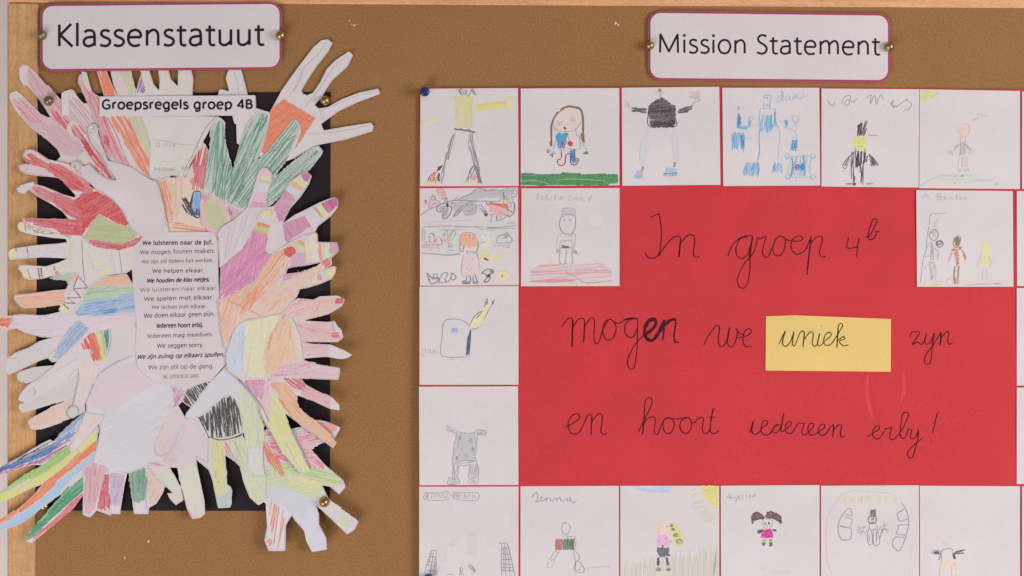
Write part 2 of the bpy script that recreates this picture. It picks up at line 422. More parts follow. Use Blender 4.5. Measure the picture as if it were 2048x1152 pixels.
def text(sheet, body, xl, xr, yl, yr, cap, mat, bold=0.1, shear=0.0, serif=False, name='lettering', thin=1.0):
    """printed lettering: strokes of even weight (bold = stroke width over cap height)"""
    st = []; x = 0.0
    for ch in body:
        adv, ss = GL[ch]
        for s_ in ss: st.append((s_[0], np.array(s_[1:], float) + (x, 0)))
        if serif:
            for s_ in ss:
                if s_[0] == 'l' and abs(s_[1][0] - s_[-1][0]) < .03 and len(s_) == 3:
                    for (a, b) in s_[1:]:
                        if not (.1 < b < .65): st.append(('h', np.array([(x + a - .13, b), (x + a + .13, b)])))
        x += adv + (.03 if serif else 0) + bold * .25
    allx = np.concatenate([q[:, 0] + shear * q[:, 1] for _, q in st]); x0, x1 = allx.min(), allx.max()
    w = bold * cap; A = Art(sheet, eps=0.12, clip=False, inc=0.0006)
    sx = (xr - xl - w) / (x1 - x0)
    def mp(q):
        u = (q[:, 0] + shear * q[:, 1] - x0) * sx; return np.column_stack([xl + w / 2 + u, yl + (yr - yl) * u / (xr - xl) - q[:, 1] * cap])
    step = max(1.0, cap * .06)
    for kd, q in st:
        if kd == 'd':
            c = mp(q)[0]; A.ribbon(np.array([c - (w * .62, 0), c, c + (w * .62, 0)]), w * 1.25, (0, 0, 0), 0, 0); continue
        p_ = mp(q)
        if kd in 'sc':
            p_ = smooth(p_, kd == 'c', step)
            if kd == 'c': p_ = np.vstack([p_, p_[:2]])
        else:
            d = p_[-1] - p_[0]; L = np.hypot(*d)
            if abs(q[0][0] - q[-1][0]) > .03 and abs(q[0][1] - q[-1][1]) > .03: p_ = np.array([p_[0] - d / L * w * .25, p_[-1] + d / L * w * .25])
            p_ = np.linspace(p_[0], p_[-1], 3)
        A.ribbon(p_, w * (.5 if kd == 'h' else thin if (kd == 'l' and abs(q[0][1] - q[-1][1]) < .03) else 1), (0, 0, 0), 0, 0)
    return A.done(name, mat)


# ================================================================ the board
def quad_rail(name, corners, d0, d1, mat, parent, bev=1.2):
    bm = bmesh.new()
    c0 = [P(x, y, d0) for x, y in corners]; c1 = [P(x, y, d1) for x, y in corners]
    vs = [bm.verts.new(v) for v in c0 + c1]
    for q in ((3, 2, 1, 0), (4, 5, 6, 7), (0, 1, 5, 4), (1, 2, 6, 5), (2, 3, 7, 6), (3, 0, 4, 7)):
        bm.faces.new([vs[i] for i in q])
    bmesh.ops.recalc_face_normals(bm, faces=bm.faces[:])
    if bev: bmesh.ops.bevel(bm, geom=bm.edges[:], offset=bev * 0.001, segments=3, affect='EDGES')
    me = bpy.data.meshes.new(name); bm.to_mesh(me); bm.free(); me.materials.append(mat)
    o = bpy.data.objects.new(name, me); COL.objects.link(o)
    if parent: o.parent = parent
    return o
wall = quad_rail("wall", [(-1400, -900), (3400, -900), (3400, 2100), (-1400, 2100)], -40, -22, M['wall'], None, 0)
tag(wall, kind='structure')
board = bpy.data.objects.new("notice_board", None); COL.objects.link(board)
tag(board, "large brown linoleum notice board in a pale wooden frame, behind all the papers", "notice board")
quad_rail("pin_surface", [(60, -10), (2600, -10), (2600, 1500), (60, 1500)], -20, 0, M['cork'], board, 0)
quad_rail("frame_rail", [(14, -75), (2600, -60), (2600, 19), (14, 4.5)], -21, 1.8, M['wood_h'], board)
quad_rail("frame_rail", [(15, 5.5), (78, 6.5), (70, 1500), (15, 1500)], -21, 1.7, M['wood_v'], board)
def chip(x, y, r):
    n = 7; ang = np.linspace(0, 2 * math.pi, n, endpoint=False)
    rr = [r * random.uniform(0.7, 1.2) for _ in ang]
    ring = [P(x + q * math.cos(a), y + q * 1.2 * math.sin(a), 0.05) for q, a in zip(rr, ang)]
    link("paint_chip", ring + [P(x, y, 0.5)], [(i, (i + 1) % n, n) for i in range(n)] , M['chip'], board)
for c in ((699.5, 41, 1.3), (703.5, 49, 1.2), (708.5, 50.5, 1.8), (713.5, 49, 1.1), (1231.5, 46, 2.6), (1236.5, 49.5, 1.9),
          (296.5, 1083, 1.9), (249, 1115, 1.9)): chip(*c)

# ---------------------------------------------------------------- pins
def pin(kind, x, y, d, r, mat, label, group, lean=0.0):
    """domed drawing pin: dome, rim and steel point"""
    prof = []
    if kind == 'dome':
        for k in range(9):
            a = k / 8 * math.pi / 2; prof.append((r * math.cos(a), 1.0 + r * 0.62 * math.sin(a)))
        prof = [(r * 0.8, 0.35), (r * 1.0, 0.7)] + prof
    else:
        prof = [(r * .62, 0.2), (r * .62, 1.2), (r * .5, 2.2), (r * .5, 5.0), (r * .8, 6.2), (r * 1.0, 7.2), (r * 1.0, 8.6), (r * .86, 9.6), (r * .5, 10.1), (0.01, 10.3)]
    n = 28; v = []; f = []
    for rr, h in prof:
        for i in range(n):
            a = 2 * math.pi * i / n; X = x * 1.0; v.append((rr * S * 1 * math.cos(a), -h * 0.001, rr * S * math.sin(a)))
    for j in range(len(prof) - 1):
        for i in range(n):
            f.append((j * n + i, j * n + (i + 1) % n, (j + 1) * n + (i + 1) % n, (j + 1) * n + i))
    f.append(tuple(range((len(prof) - 1) * n, len(prof) * n)))
    o = link("push_pin" if kind != 'dome' else "drawing_pin", v, f, mat, smooth_=True)
    o.location = P(x, y, d); o.rotation_euler = (lean, 0, lean)
    tag(o, label, "push pin" if kind != 'dome' else "drawing pin", group)
    bm = bmesh.new(); bmesh.ops.create_cone(bm, cap_ends=True, segments=8, radius1=0.0002, radius2=0.00055, depth=0.011)
    me = bpy.data.meshes.new("pin_point"); bm.to_mesh(me); bm.free(); me.materials.append(M['steel'])
    q = bpy.data.objects.new("pin_point", me); COL.objects.link(q); q.parent = o
    q.rotation_euler = (math.radians(90), 0, 0); q.location = (0, 0.0045, 0)
    return o
GP = "brass drawing pins holding up papers"
# ---------------------------------------------------------------- title signs
def rounded(x0, y0, x1, y1, r, sk=(0, 0, 0, 0), n=7):
    """rounded rectangle; sk: y shift at the four corners tl tr br bl"""
    out = []
    for (cx, cy, a0, s_) in ((x0 + r, y0 + r + sk[0], 180, 0), (x1 - r, y0 + r + sk[1], 270, 0), (x1 - r, y1 - r + sk[2], 0, 0), (x0 + r, y1 - r + sk[3], 90, 0)):
        for k in range(n):
            a = math.radians(a0 + 90 * k / (n - 1)); out.append((cx + r * math.cos(a), cy + r * math.sin(a)))
    return out
def sign(body, box, sk, tx, label, group, cap, thin, d, dull=False):
    x0, y0, x1, y1 = box
    cr = lambda x, y: 0.5 * np.sin(x * 0.011) + 0.35 * np.cos(y * 0.03 + x * 0.004)
    s0 = Sheet("title_sign", rounded(x0 - 5, y0 - 5, x1 + 5, y1 + 5, 26, sk), d, M['halo'], label, "sign", group, grid=24, curve=False, dfun=cr, thick=0.3)
    s1 = Sheet("pink_border", rounded(x0 - 2.6, y0 - 2.6, x1 + 2.6, y1 + 2.6, 23, sk), d + 0.35, M['magenta'], parent=s0.o, grid=24, curve=False, dfun=cr, thick=0.2)
    s2 = Sheet("white_card", rounded(x0, y0, x1, y1, 20, sk), d + 0.7, M['sign'], parent=s0.o, grid=24, curve=False, dfun=cr, thick=0.2)
    s0.q2 = s2
    old = s0.base; s0.base = d + 0.7
    text(s0, body, tx[0], tx[1], tx[2], tx[3], cap, M['ink'], bold=thin)
    s0.base = old
    return s0
sign("Klassenstatuut", (85.5, 10, 559, 136), (2, -2, -2, 2), (116, 531, 92.5, 89.5), "laminated white title sign with pink rim reading Klassenstatuut, above the paper hands", "title signs", 43.5, 0.125, 4.6)
sign("Mission Statement", (1301, 28, 1776, 158), (-2, 3, 2, -2), (1318, 1762, 105, 109.5), "laminated white title sign with pink rim reading Mission Statement, above the drawings", "title signs", 36.5, 0.115, 2.0)
pin('dome', 85, 71, 5.4, 9.5, M['brass_dull'], "dull brass drawing pin at the left end of the Klassenstatuut sign", GP)
pin('dome', 562, 71.5, 5.4, 10.5, M['brass'], "shiny brass drawing pin at the right end of the Klassenstatuut sign", GP)
pin('dome', 1299, 91.5, 2.8, 9.5, M['brass'], "brass drawing pin at the left end of the Mission Statement sign", GP)
pin('dome', 1777.5, 94, 2.8, 10, M['brass'], "brass drawing pin at the right end of the Mission Statement sign", GP)

# ================================================================ paper hands
Sheet("poster", "X 74,187 661,184 660,1022 72,1021", 0.7, M['black'], "tall black poster sheet behind the ring of paper hands", "poster", curve=False, grid=40, thick=0.4)
def curl(x, y):
    rr = np.hypot(x - 355, (y - 600) / 1.25); t = np.clip(rr - 150, 0, None) / 170
    lift = 8.0 * (1 - np.exp(-t * t))
    k = np.clip((y - 230) / 220, 0, 1); k = 0.12 + 0.88 * k * k * (3 - 2 * k)
    return lift * k + 0.25 * np.sin(x * 0.045 + y * 0.012) + 0.25 * np.sin(y * 0.05 - x * 0.02)
HG = "children's cut-out paper hands around the class rules"
ST = 0.24
def hand(lv, outline, mat, label, **kw):
    sh = Sheet("paper_hand", outline, 1.2 + ST * lv, M[mat], label, "paper hand", HG, grid=9, dfun=curl, thick=0.22, **kw)
    A = Art(sh); A.kt = 0.93
    return A
def outline(A, col=(150, 138, 142), t=0.28, inset=1.4, w=0.9, frac=0.7):
    """the pencil line the scissors followed"""
    q = A.sh.q; c = np.roll(q, -1, 0) - np.roll(q, 1, 0); L = np.hypot(c[:, 0], c[:, 1]); L[L == 0] = 1
    ar = 0.5 * np.sum(q[:, 0] * np.roll(q[:, 1], -1) - np.roll(q[:, 0], -1) * q[:, 1])
    sg = 1 if ar > 0 else -1
    n = np.column_stack([-c[:, 1], c[:, 0]]) / L[:, None] * sg
    p = q + n * (inset + 0.5 * np.sin(np.arange(len(q)) * .7))[:, None]
    i = 0
    while i < len(p) - 3:
        k = int(random.uniform(5, 16))
        if random.random() < frac: A.ribbon(p[i:i + k + 1], w, mixc(PAPER, col, t * random.uniform(.5, 1.2)), 0.3)
        i += k
RD = (206, 40, 52); PK = (205, 90, 105); OR = (236, 108, 62); GN = (62, 128, 92); LG = (178, 187, 120)
BL = (70, 120, 180); YL = (222, 208, 112); MG = (205, 84, 155); GY = (120, 112, 116); LB = (160, 190, 225)
PE = (232, 158, 118); LV = (170, 130, 190); TL = (120, 165, 150); BK = (40, 34, 40); PR = (150, 60, 130)

# --- lowest layer
A = hand(1, "E 130,740 150,705 250,670 410,655 500,640 620,700 650,900 655,1010 600,1040 540,1060 400,1120 285,1150 235,1145 213,1090 240,1060 400,975 540,910 400,950 300,985 175,1022 143,985 150,950 200,940 300,800 270,784 160,785 135,770",
         'paper_grey', "greyish paper hand with one peach finger over the left frame, low on the left side")
A.fr = 'E'; A.pc("215,1090 250,1060 400,975 540,915 600,900 600,1010 540,1060 400,1120 285,1150 235,1145", 20, PE, 0.55); A.wash("150,960 540,850 540,905 170,1015", (170, 180, 150), .2, 15)
A.wash("130,740 150,705 410,655 300,780 160,785", (170, 180, 150), .25, 10); outline(A); A.done('pencil_colouring')

A = hand(1, "G 990,490 1040,450 1130,430 1180,470 1270,570 1250,640 1200,720 1145,752 1141,798 1030,798 1010,650", 'paper', "paper hand with a dark green finger and an orange finger, bottom edge of the ring")
A.fr = 'G'; A.pc("990,480 1040,450 1120,440 1125,560 1110,690 1060,718 1015,700", 85, GN, 1.1, 2.0); A.h("1030,460 1110,450 1100,600 1060,640", 84, GN, 3, 1.6, .8, 1.2)
A.wash("1140,450 1180,480 1262,575 1240,640 1200,710 1146,740", PE, .35, 70); A.h("1140,500 1190,480 1262,575 1240,640 1200,710 1146,660", 65, OR, 5, 1.8, .5, .95)
A.s("1128,470 1132,600 1120,700 1140,796", GY, 1, .6); outline(A); A.done('pencil_colouring')

A = hand(2, "G 640,440 720,390 830,440 975,490 960,560 925,770 925,800 850,798 855,814 800,792 742,772 720,800 690,825 635,803 640,600", 'paper', "paper hand with pink, red and purple fingers hanging below the black poster")
A.fr = 'G'; A.wash("650,440 720,400 820,440 800,500 740,740 700,800 640,790", PK, .3, 80); A.h("660,440 780,440 800,500 740,700 690,740 650,640", 80, PK, 4, 1.8, .4, .85)
A.s("712,400 760,410 815,435", RD, 5, .6); A.pc("800,495 832,492 828,600 845,680 840,780 745,765 775,640", 82, RD, 1.15, 2.0); A.h("800,495 832,492 828,600 845,680 840,760 750,765 775,640", 86, RD, 1.8, 2.5, .9, 1.1)
A.wash("850,480 955,500 925,740 850,740", LV, .4, 82); A.h("850,480 955,500 925,700 850,740", 78, (150, 80, 160), 4, 1.6, .35, .9)
A.s("822,440 838,520 830,640 845,760", GY, 1, .5); outline(A); A.done('pencil_colouring')
fold = Sheet("folded_tip", "G 800,740 852,812 850,790 825,742", A.sh.base + .35, M['paper_warm'], parent=A.sh.o, dfun=curl, curve=False, thick=.1)

A = hand(1, "G 760,140 750,200 740,330 700,420 660,600 635,660 560,760 440,860 270,1000 240,1020 200,1010 215,950 300,860 380,760 470,660 465,648 400,690 320,750 240,820 130,890 40,915 -60,940 -80,870 50,815 180,730 270,640 322,572 200,620 50,695 -70,740 -60,660 50,600 200,490 270,455 322,425 250,420 150,450 50,485 -100,540 -110,500 50,410 200,330 300,265 385,225 410,240 500,150 650,20 665,0 720,60",
         'paper', "rainbow striped paper hand spreading long fingers over the bottom left of the frame")
A.fr = 'G'; A.full = True
A.h("410,235 500,150 650,15 660,20 620,110 520,230 440,250", 42, BL, 2.0, 2.6, .5, 1.1); A.h("450,210 560,130 640,60 600,150", 42, LB, 2.6, 2.6, .5, 1.0)
A.h("-100,500 50,408 200,330 300,268 385,228 400,250 330,300 180,380 50,430 -90,520", 30, BK, 2.2, 2.4, .35, 1.0)
A.h("-90,520 50,430 180,375 340,300 420,250 470,250 400,320 300,370 180,410 50,455 -90,525", 27, (30, 90, 160), 1.9, 2.8, .8, 1.15)
A.h("-90,535 50,460 150,425 300,385 400,320 490,240 545,225 500,290 400,350 330,410 300,412 250,415 150,448 50,482", 30, (170, 60, 140), 2.2, 2.5, .45, 1.1)
A.h("-60,660 50,598 200,495 270,458 350,410 430,330 540,270 540,340 420,430 300,500 200,540 50,620", 33, (135, 180, 75), 1.9, 2.8, .7, 1.1)
A.h("-60,735 -60,680 50,630 200,555 300,510 430,430 560,330 760,145 760,200 620,330 500,430 400,500 322,570 200,615 50,690", 35, (205, 205, 90), 1.9, 2.8, .6, 1.05)
A.h("-80,872 50,815 180,730 270,645 322,575 400,510 500,440 600,340 755,230 742,300 640,380 520,470 400,590 260,720 120,800 50,850 -70,900", 38, (245, 100, 40), 1.8, 2.9, .75, 1.1)
A.h("-60,935 -70,905 50,860 150,800 280,720 400,600 560,460 740,300 735,340 700,420 560,510 465,640 400,690 320,750 240,818 130,888 40,912", 38, (150, 185, 220), 2.0, 3.0, .7, 1.05)
A.h("200,1005 215,950 300,860 380,760 470,665 470,640 560,560 700,430 660,600 500,740 380,850 240,980", 42, (30, 135, 80), 1.8, 2.9, .75, 1.1)
A.h("250,990 400,860 520,740 650,620 640,655 560,755 440,855 280,985", 40, (225, 70, 85), 1.9, 2.6, .7, 1.1)
outline(A); A.done('pencil_colouring')
Sheet("folded_tip", "G 300,268 385,226 397,245 420,262 405,242 380,236", A.sh.base + .5, M['paper_grey'], parent=A.sh.o, dfun=curl, curve=False, thick=.1)

A = hand(1, "H 715,170 740,145 850,160 1000,130 1100,80 1150,77 1220,95 1309,135 1260,225 1160,258 1085,300 1190,420 1330,540 1348,590 1300,648 1230,590 1170,580 1220,680 1330,770 1447,855 1420,915 1360,955 1250,850 1125,735 1145,800 1145,880 1200,980 1203,1070 1090,1090 1045,1000 1030,930 960,850 935,810 890,890 885,1080 760,1082 725,1000 745,900 735,720 713,700",
         'paper_blue', "large pale blue, green and orange paper hand at the black poster's bottom right corner")
A.fr = 'H'
A.wash("720,570 900,600 1100,680 1120,740 1145,880 1200,1070 1090,1085 1030,920 940,800 860,730 720,700", (190, 198, 220), .45, 35)
A.pc("720,590 900,600 1050,690 1060,860 960,820 860,720 730,700", 30, (170, 190, 222), .5)
A.h("750,720 790,690 830,740 870,760 885,850 860,960 850,1060 800,1060 770,900", 80, OR, 4.2, 2.0, .6, 1.1); A.h("740,960 790,1000 780,1075 745,1020", 65, OR, 3, 2, .6, 1.0)
A.wash("720,430 900,400 1150,450 1250,470 1340,560 1300,600 1170,570 1180,620 1120,690 900,600 720,580", (180, 200, 120), .55, 8)
A.h("850,400 1150,450 1250,480 1330,545 1300,590 1170,570 900,480 720,520 720,460", -12, (150, 180, 95), 3, 2.2, .5, .95)
A.h("900,480 1180,560 1180,600 1000,640 880,560", 15, YL, 3, 2.2, .6, .9)
A.wash("720,160 850,165 1000,135 1100,90 1230,110 1260,210 1160,250 1090,300 1180,420 1180,450 900,400 760,330", (225, 150, 160), .45, 10)
A.h("730,170 830,170 820,200 740,200", 10, PK, 3, 2, .4, .7); A.h("750,240 830,200 860,270 930,390 930,410 800,350", -25, (215, 70, 105), 3, 2.6, .7, 1.1)
A.h("980,210 1100,150 1230,120 1220,190 1110,250 1000,240", 12, (220, 85, 105), 3.2, 2.4, .6, 1.0); A.h("1020,290 1090,310 1180,420 1190,450 1080,440 1030,380", -35, (215, 85, 105), 3, 2.4, .6, 1.0)
A.wash("1150,90 1290,140 1250,180 1160,150", (238, 120, 100), .6, -20); A.h("1180,120 1270,140 1240,190 1150,170", -25, OR, 3, 2.2, .4, .8)
A.h("890,50 990,100 1010,210 940,150", -40, TL, 2.6, 2.2, .5, .9)
A.h("710,215 740,250 780,320 840,380 875,500 860,520 800,460 720,360", -62, OR, 2.8, 2.6, .8, 1.15)
A.wash("1150,640 1230,690 1440,850 1360,945 1220,800 1130,730", (190, 195, 180), .25, -35); A.wash("1290,820 1360,820 1370,880 1320,890", (190, 205, 90), .6, -10)
outline(A); A.done('pencil_colouring')

A = hand(1, "A 145,250 145,215 175,190 215,195 260,235 310,300 400,385 470,460 472,410 490,395 540,378 565,385 600,440 640,485 690,490 715,580 760,720 800,890 700,960 620,1000 540,1000 430,930 465,895 440,840 370,775 300,720 240,680 170,600 110,530 75,460 70,420 90,400 130,392 180,430 240,500 300,560 375,600 390,588 380,565 330,490 270,420 205,350 180,350 150,300",
         'paper_pink', "pale pink shaded paper hand held by a brass pin, top left corner over the frame")
A.fr = 'A'
A.wash("200,200 260,240 400,385 520,500 600,600 700,700 720,800 600,900 480,880 370,770 240,670 110,520 90,450 180,440 300,565 390,590 330,490 220,340", PK, .28, -50)
A.h("210,210 260,240 330,320 390,390 460,470 540,620 540,700 420,620 380,520 300,430 220,330", -50, (195, 85, 100), 3.2, 1.7, .3, .75)
A.h("120,470 180,450 240,510 300,570 330,640 250,640 190,600 130,530", -40, (215, 80, 90), 3, 1.8, .35, .85); A.h("380,510 460,570 520,620 540,700 500,690 420,610", -55, RD, 2.4, 2.0, .6, 1.0)
A.h("300,620 480,680 620,760 640,880 520,860 400,760 320,700", -35, (190, 105, 120), 4, 1.5, .3, .6); A.h("530,420 600,460 700,560 740,640 700,700 600,640 540,560", -50, (190, 110, 120), 3.6, 1.4, .3, .65)
outline(A); A.done('pencil_colouring')
Sheet("folded_tip", "A 473,412 490,396 538,380 545,395 525,440 532,575 475,578", A.sh.base + .4, M['paper_cream'], parent=A.sh.o, dfun=curl, curve=False, thick=.1)

A = hand(2, "A 510,690 520,650 555,612 590,640 660,720 720,830 790,900 830,970 893,1068 880,1078 830,1070 760,1035 700,960 650,870 600,770 540,745", 'paper_pink', "single red scribbled paper finger pointing up between the plain white fingers, upper left")
A.fr = 'A'; A.h("540,650 590,640 640,690 700,800 780,900 880,1070 830,1060 740,1000 680,880 620,770 560,730", -58, RD, 2.6, 2.2, .5, 1.1); A.h("610,740 660,760 720,880 700,900 640,820", -55, RD, 2, 2.6, .9, 1.15); outline(A); A.done('pencil_colouring')
slit = A

A = hand(1, "B 635,590 700,470 770,370 850,260 950,130 1010,78 1060,72 1095,100 1060,170 980,270 900,390 857,465 870,490 900,500 945,480 1000,400 1050,300 1120,230 1220,165 1252,195 1210,280 1100,380 1050,450 1010,520 960,575 990,602 1060,590 1170,530 1300,480 1445,450 1460,490 1300,550 1150,620 1010,720 1030,770 1200,740 1390,712 1412,745 1400,778 1200,840 1000,880 940,900 800,985 700,1020 560,1000 520,960 530,850 600,650",
         'paper', "white paper hand with a solid orange square on its palm, at the top right")
A.fr = 'B'
OQ = "615,605 715,535 790,575 965,680 890,790 815,912 790,900 830,800 700,900 580,960 535,920 570,720"
A.wash(OQ, (238, 120, 72), .85, -20, 2); A.h(OQ, -15, (240, 105, 58), 1.9, 2.6, .75, 1.05); A.h(OQ, 35, (225, 95, 50), 3.5, 1.5, .8, 1.1, drop=.3)
A.s("1050,90 980,190 880,290 820,420 780,480 750,520", (150, 120, 115), 1, .5); A.s("840,300 860,360 800,470", (190, 120, 100), 1, .6)
A.s("1210,190 1120,270 1040,380 980,470 880,590", (180, 130, 115), 1, .6); A.s("1440,470 1300,500 1150,560 1000,620 920,670", (200, 130, 110), 1, .5)
A.s("1380,730 1200,770 1030,790 900,800", (200, 120, 100), 1, .6); A.s("1000,600 1010,690", GY, .9, .35); A.s("1020,610 1030,690", GY, .9, .35); A.s("1030,770 1000,870", (235, 225, 220), 1.4, .8)
outline(A, t=.3); A.done('pencil_colouring')

A = hand(2, "B 310,292 390,293 420,400 445,500 505,505 508,600 560,615 618,640 560,760 520,880 480,900 395,892 360,870 355,725 340,715 325,660 320,520 215,502 225,462 240,455 300,470 275,370 285,330", 'paper',
         "plain white paper hand behind the right end of the heading strip, finger touching the sign")
A.fr = 'B'; A.s("340,320 365,420 378,520", (150, 135, 135), 1, .6); A.s("420,700 425,780 440,800", (190, 120, 100), 1, .4); A.s("460,710 475,735", OR, 1.4, .8); A.s("478,690 470,720", OR, 1.2, .6); outline(A); A.done('pencil_colouring')

A = hand(2, "X 300,350 325,420 315,470 333,476 362,479 405,487 450,490 432,440 416,395 414,350 424,320 412,290 400,280 385,325 375,345 345,355", 'paper_warm', "small orange and red scribbled paper palm with a blue gem and black scrawl, centre top")
A.fr = 'C'; A.wash("1210,70 1480,60 1536,100 1536,480 1290,440", (225, 190, 150), .5, 85)
A.h("1215,80 1290,80 1320,250 1330,400 1300,430 1260,300", -78, OR, 3, 2, .5, .95); A.h("1270,75 1400,70 1420,220 1350,400 1310,300", 88, PE, 4, 1.8, .5, 1.)
A.h("1330,395 1660,470 1650,500 1320,440", -8, OR, 2.6, 2.2, .6, .95); A.h("1440,60 1640,40 1610,140 1480,160", 75, RD, 3.4, 2.0, .5, 1.0)
A.fr = 'X'; A.h("385,325 400,285 412,290 424,320 416,372 408,378 390,372", 78, RD, 1.9, 2.2, .6, 1.1); A.wash("384,330 416,330 416,372 400,380", RD, .6, 80)
A.fr = 'C'; A.h("1385,210 1430,205 1470,290 1500,350 1480,360 1430,330 1400,280", -60, BK, 1.9, 2.2, .8, 1.1); A.h("1395,215 1450,230 1500,340 1450,345", -50, BK, 2.4, 1.6, .8, 1.1)
A.fr = 'D'; A.h("20,320 75,315 85,440 70,515 10,480 15,400", 85, (110, 160, 210), 1.7, 2.6, .8, 1.1); A.s("30,315 80,318", BK, 2.4, .9); A.s("28,320 8,420 15,470 40,515 75,515", BK, 3.2, .95, rep=2); A.h("30,450 75,440 72,510 30,505", 80, (20, 60, 120), 1.8, 2.4, .9, 1.1); A.s("80,320 88,430 75,515", BK, 1.8, .9)
A.h("0,590 110,620 200,670 150,650 0,640", -8, PE, 3, 2, .5, .9)
outline(A); A.done('pencil_colouring')

A = hand(3, "A 600,300 612,265 628,260 640,310 690,385 770,440 800,440 790,400 738,215 808,215 860,340 905,425 870,340 845,215 1000,215 1020,320 1042,405 1080,590 1120,680 1150,800 1150,1105 1080,1075 1000,1040 900,975 820,900 790,830 760,700 720,600 680,490 640,400 598,330",
         'paper_pink', "pink, orange and light green striped paper hand reaching up under the title sign")
A.fr = 'A'
A.wash("600,290 628,262 640,320 690,385 760,445 800,600 900,780 1000,980 900,930 820,900 790,830 720,600 640,400", PK, .4, -65)
A.h("600,300 630,300 690,390 760,450 800,560 860,640 920,780 1000,970 850,900 790,830 760,700 700,530 640,400", -66, (215, 80, 100), 3.0, 2.0, .45, 1.05)
A.h("780,720 850,740 840,820 800,800", -75, RD, 2, 2.4, .7, 1.05)
A.h("738,215 808,215 860,340 905,430 905,470 860,470 800,440", -70, OR, 2.0, 2.8, .8, 1.15)
A.h("840,560 920,570 990,600 1060,760 1150,900 1150,1060 1080,1000 1000,900 940,770 880,660", -62, OR, 2.2, 2.5, .6, 1.1)
A.wash("915,215 1000,215 1042,400 1080,590 1120,680 1150,800 1150,920 1060,760 1000,600 960,500 1000,430", LG, .6, -70)
A.s("1000,230 980,300 1030,400", LG, 2, .7); outline(A); A.done('pencil_colouring')
Sheet("folded_tip", "A 625,242 665,246 690,345 705,388 690,395 660,372 640,320", A.sh.base + .25, M['paper_grey'], parent=A.sh.o, dfun=curl, curve=False, thick=.1)

A = hand(4, "A 1040,410 1085,250 1050,215 1140,215 1180,340 1222,385 1225,300 1212,215 1290,215 1312,300 1340,330 1365,352 1370,215 1465,215 1485,300 1478,430 1480,580 B 225,665 165,745 100,860 95,900 40,960 0,1040 A 1440,1030 1400,1050 1330,1040 1250,1065 1150,1060 1152,800 1120,680 1080,590",
         'paper_cream', "cream white paper hand with pencilled bracelet rings and faint letters QUIN on the wrist")
A.fr = 'A'; A.h("1045,405 1085,250 1125,415", 72, (150, 60, 160), 2.4, 1.8, .6, 1.1)
A.s("1180,765 1250,775 1380,800 1480,810", GY, 1, .4); A.s("1200,790 1195,815 1215,820 1225,795 1205,785", GY, 1, .55); A.s("1220,815 1232,825", GY, 1, .5)
A.s("1255,790 1258,815 1275,815 1278,790", GY, 1, .5); A.s("1305,795 1306,820", GY, 1, .5); A.s("1325,820 1330,798 1342,818 1345,795", GY, 1, .5)
A.s("1180,950 1260,930 1340,935 1400,915 1460,925", (200, 190, 120), 1.4, .6)
for x, y, r in ((1195, 992, 9), (1222, 994, 7), (1255, 992, 13), (1285, 992, 11), (1310, 995, 12), (1335, 990, 10), (1400, 985, 9), (1435, 985, 10)): A.scribble(x, y, r, 13, (80, 105, 95), 1.1, 1, .6)
A.s("1152,1045 1200,1040 1240,1065 1280,1050 1320,1030 1345,1060 1400,1020 1420,1055 1440,1030", (90, 110, 110), 1.3, .7)
A.wash("1160,1010 1440,1000 1430,1035 1160,1050", (180, 200, 150), .25, 3)
A.s("1170,590 1300,585 1470,590", GY, .8, .3)
A.fr = 'B'; A.s("200,665 130,740 80,830 58,880 65,930", (90, 80, 84), 1.1, .8); A.s("55,880 20,960 -30,1050 -50,1110", (90, 80, 84), 1.1, .7)
outline(A, frac=.9, t=.5); A.done('pencil_colouring')

# --- right side
A = hand(4, "B 165,760 175,700 230,672 265,700 270,850 300,970 325,1060 335,1050 370,920 440,720 470,670 520,622 600,625 617,650 600,750 560,900 510,1015 525,1000 600,930 700,800 780,700 810,685 850,730 850,790 810,900 740,1000 640,1140 D 800,80 B 940,900 990,890 1022,930 1010,960 D 930,140 800,260 700,350 600,440 400,480 300,560 210,680 150,640 90,560 70,420 100,320 B 130,1050 150,900",
         'paper', "green shaded paper hand with pink and lime wrist, pointing up at the top right")
A.fr = 'D'; GB = "165,-170 230,-250 265,-220 300,50 330,130 440,-200 520,-295 610,-280 590,-150 520,80 700,-120 810,-235 850,-190 740,80 645,200 800,80 940,-20 1020,10 930,140 800,260 700,350 600,440 400,460 380,450 250,390 200,360 110,300"
A.wash(GB, (130, 175, 145), .45, 70)
A.h("165,-150 230,-230 265,-200 300,50 330,160 300,420 220,370 120,300", 82, GN, 3.2, 2.0, .35, 1.0); A.h("330,120 440,-180 520,-280 600,-270 560,-100 480,120 340,400 300,300", 62, GN, 3.0, 2.0, .35, 1.05)
A.h("400,460 340,380 480,120 700,-110 800,-230 845,-190 740,80 600,250 480,400", 50, GN, 3.0, 2.0, .35, 1.0); A.h("600,440 500,420 640,220 800,90 940,-10 1010,15 930,140 800,260 700,350", 42, GN, 3.0, 2.0, .35, 1.0)
A.h("300,100 430,60 420,300 320,420 260,350", 60, (35, 105, 70), 4, 1.6, .5, .9)
A.wash("90,330 160,330 260,400 300,500 240,600 210,680 90,560 75,420", (225, 150, 160), .5, -60); A.h("90,340 160,330 130,480 100,500", 70, PK, 3, 1.8, .5, .8)
A.wash("150,350 210,390 300,560 220,620 130,560 105,470", LG, .8, -50); A.h("150,370 210,400 300,540 220,600 120,520", 60, (170, 184, 105), 3, 2, .5, .9)
A.h("260,400 410,470 370,520 310,560 290,480", -80, (215, 150, 175), 3, 2, .5, .9); A.s("295,440 315,470 320,530", (170, 50, 110), 2, .9); A.s("300,440 310,530", (170, 50, 110), 1.5, .7)
outline(A); A.done('pencil_colouring')

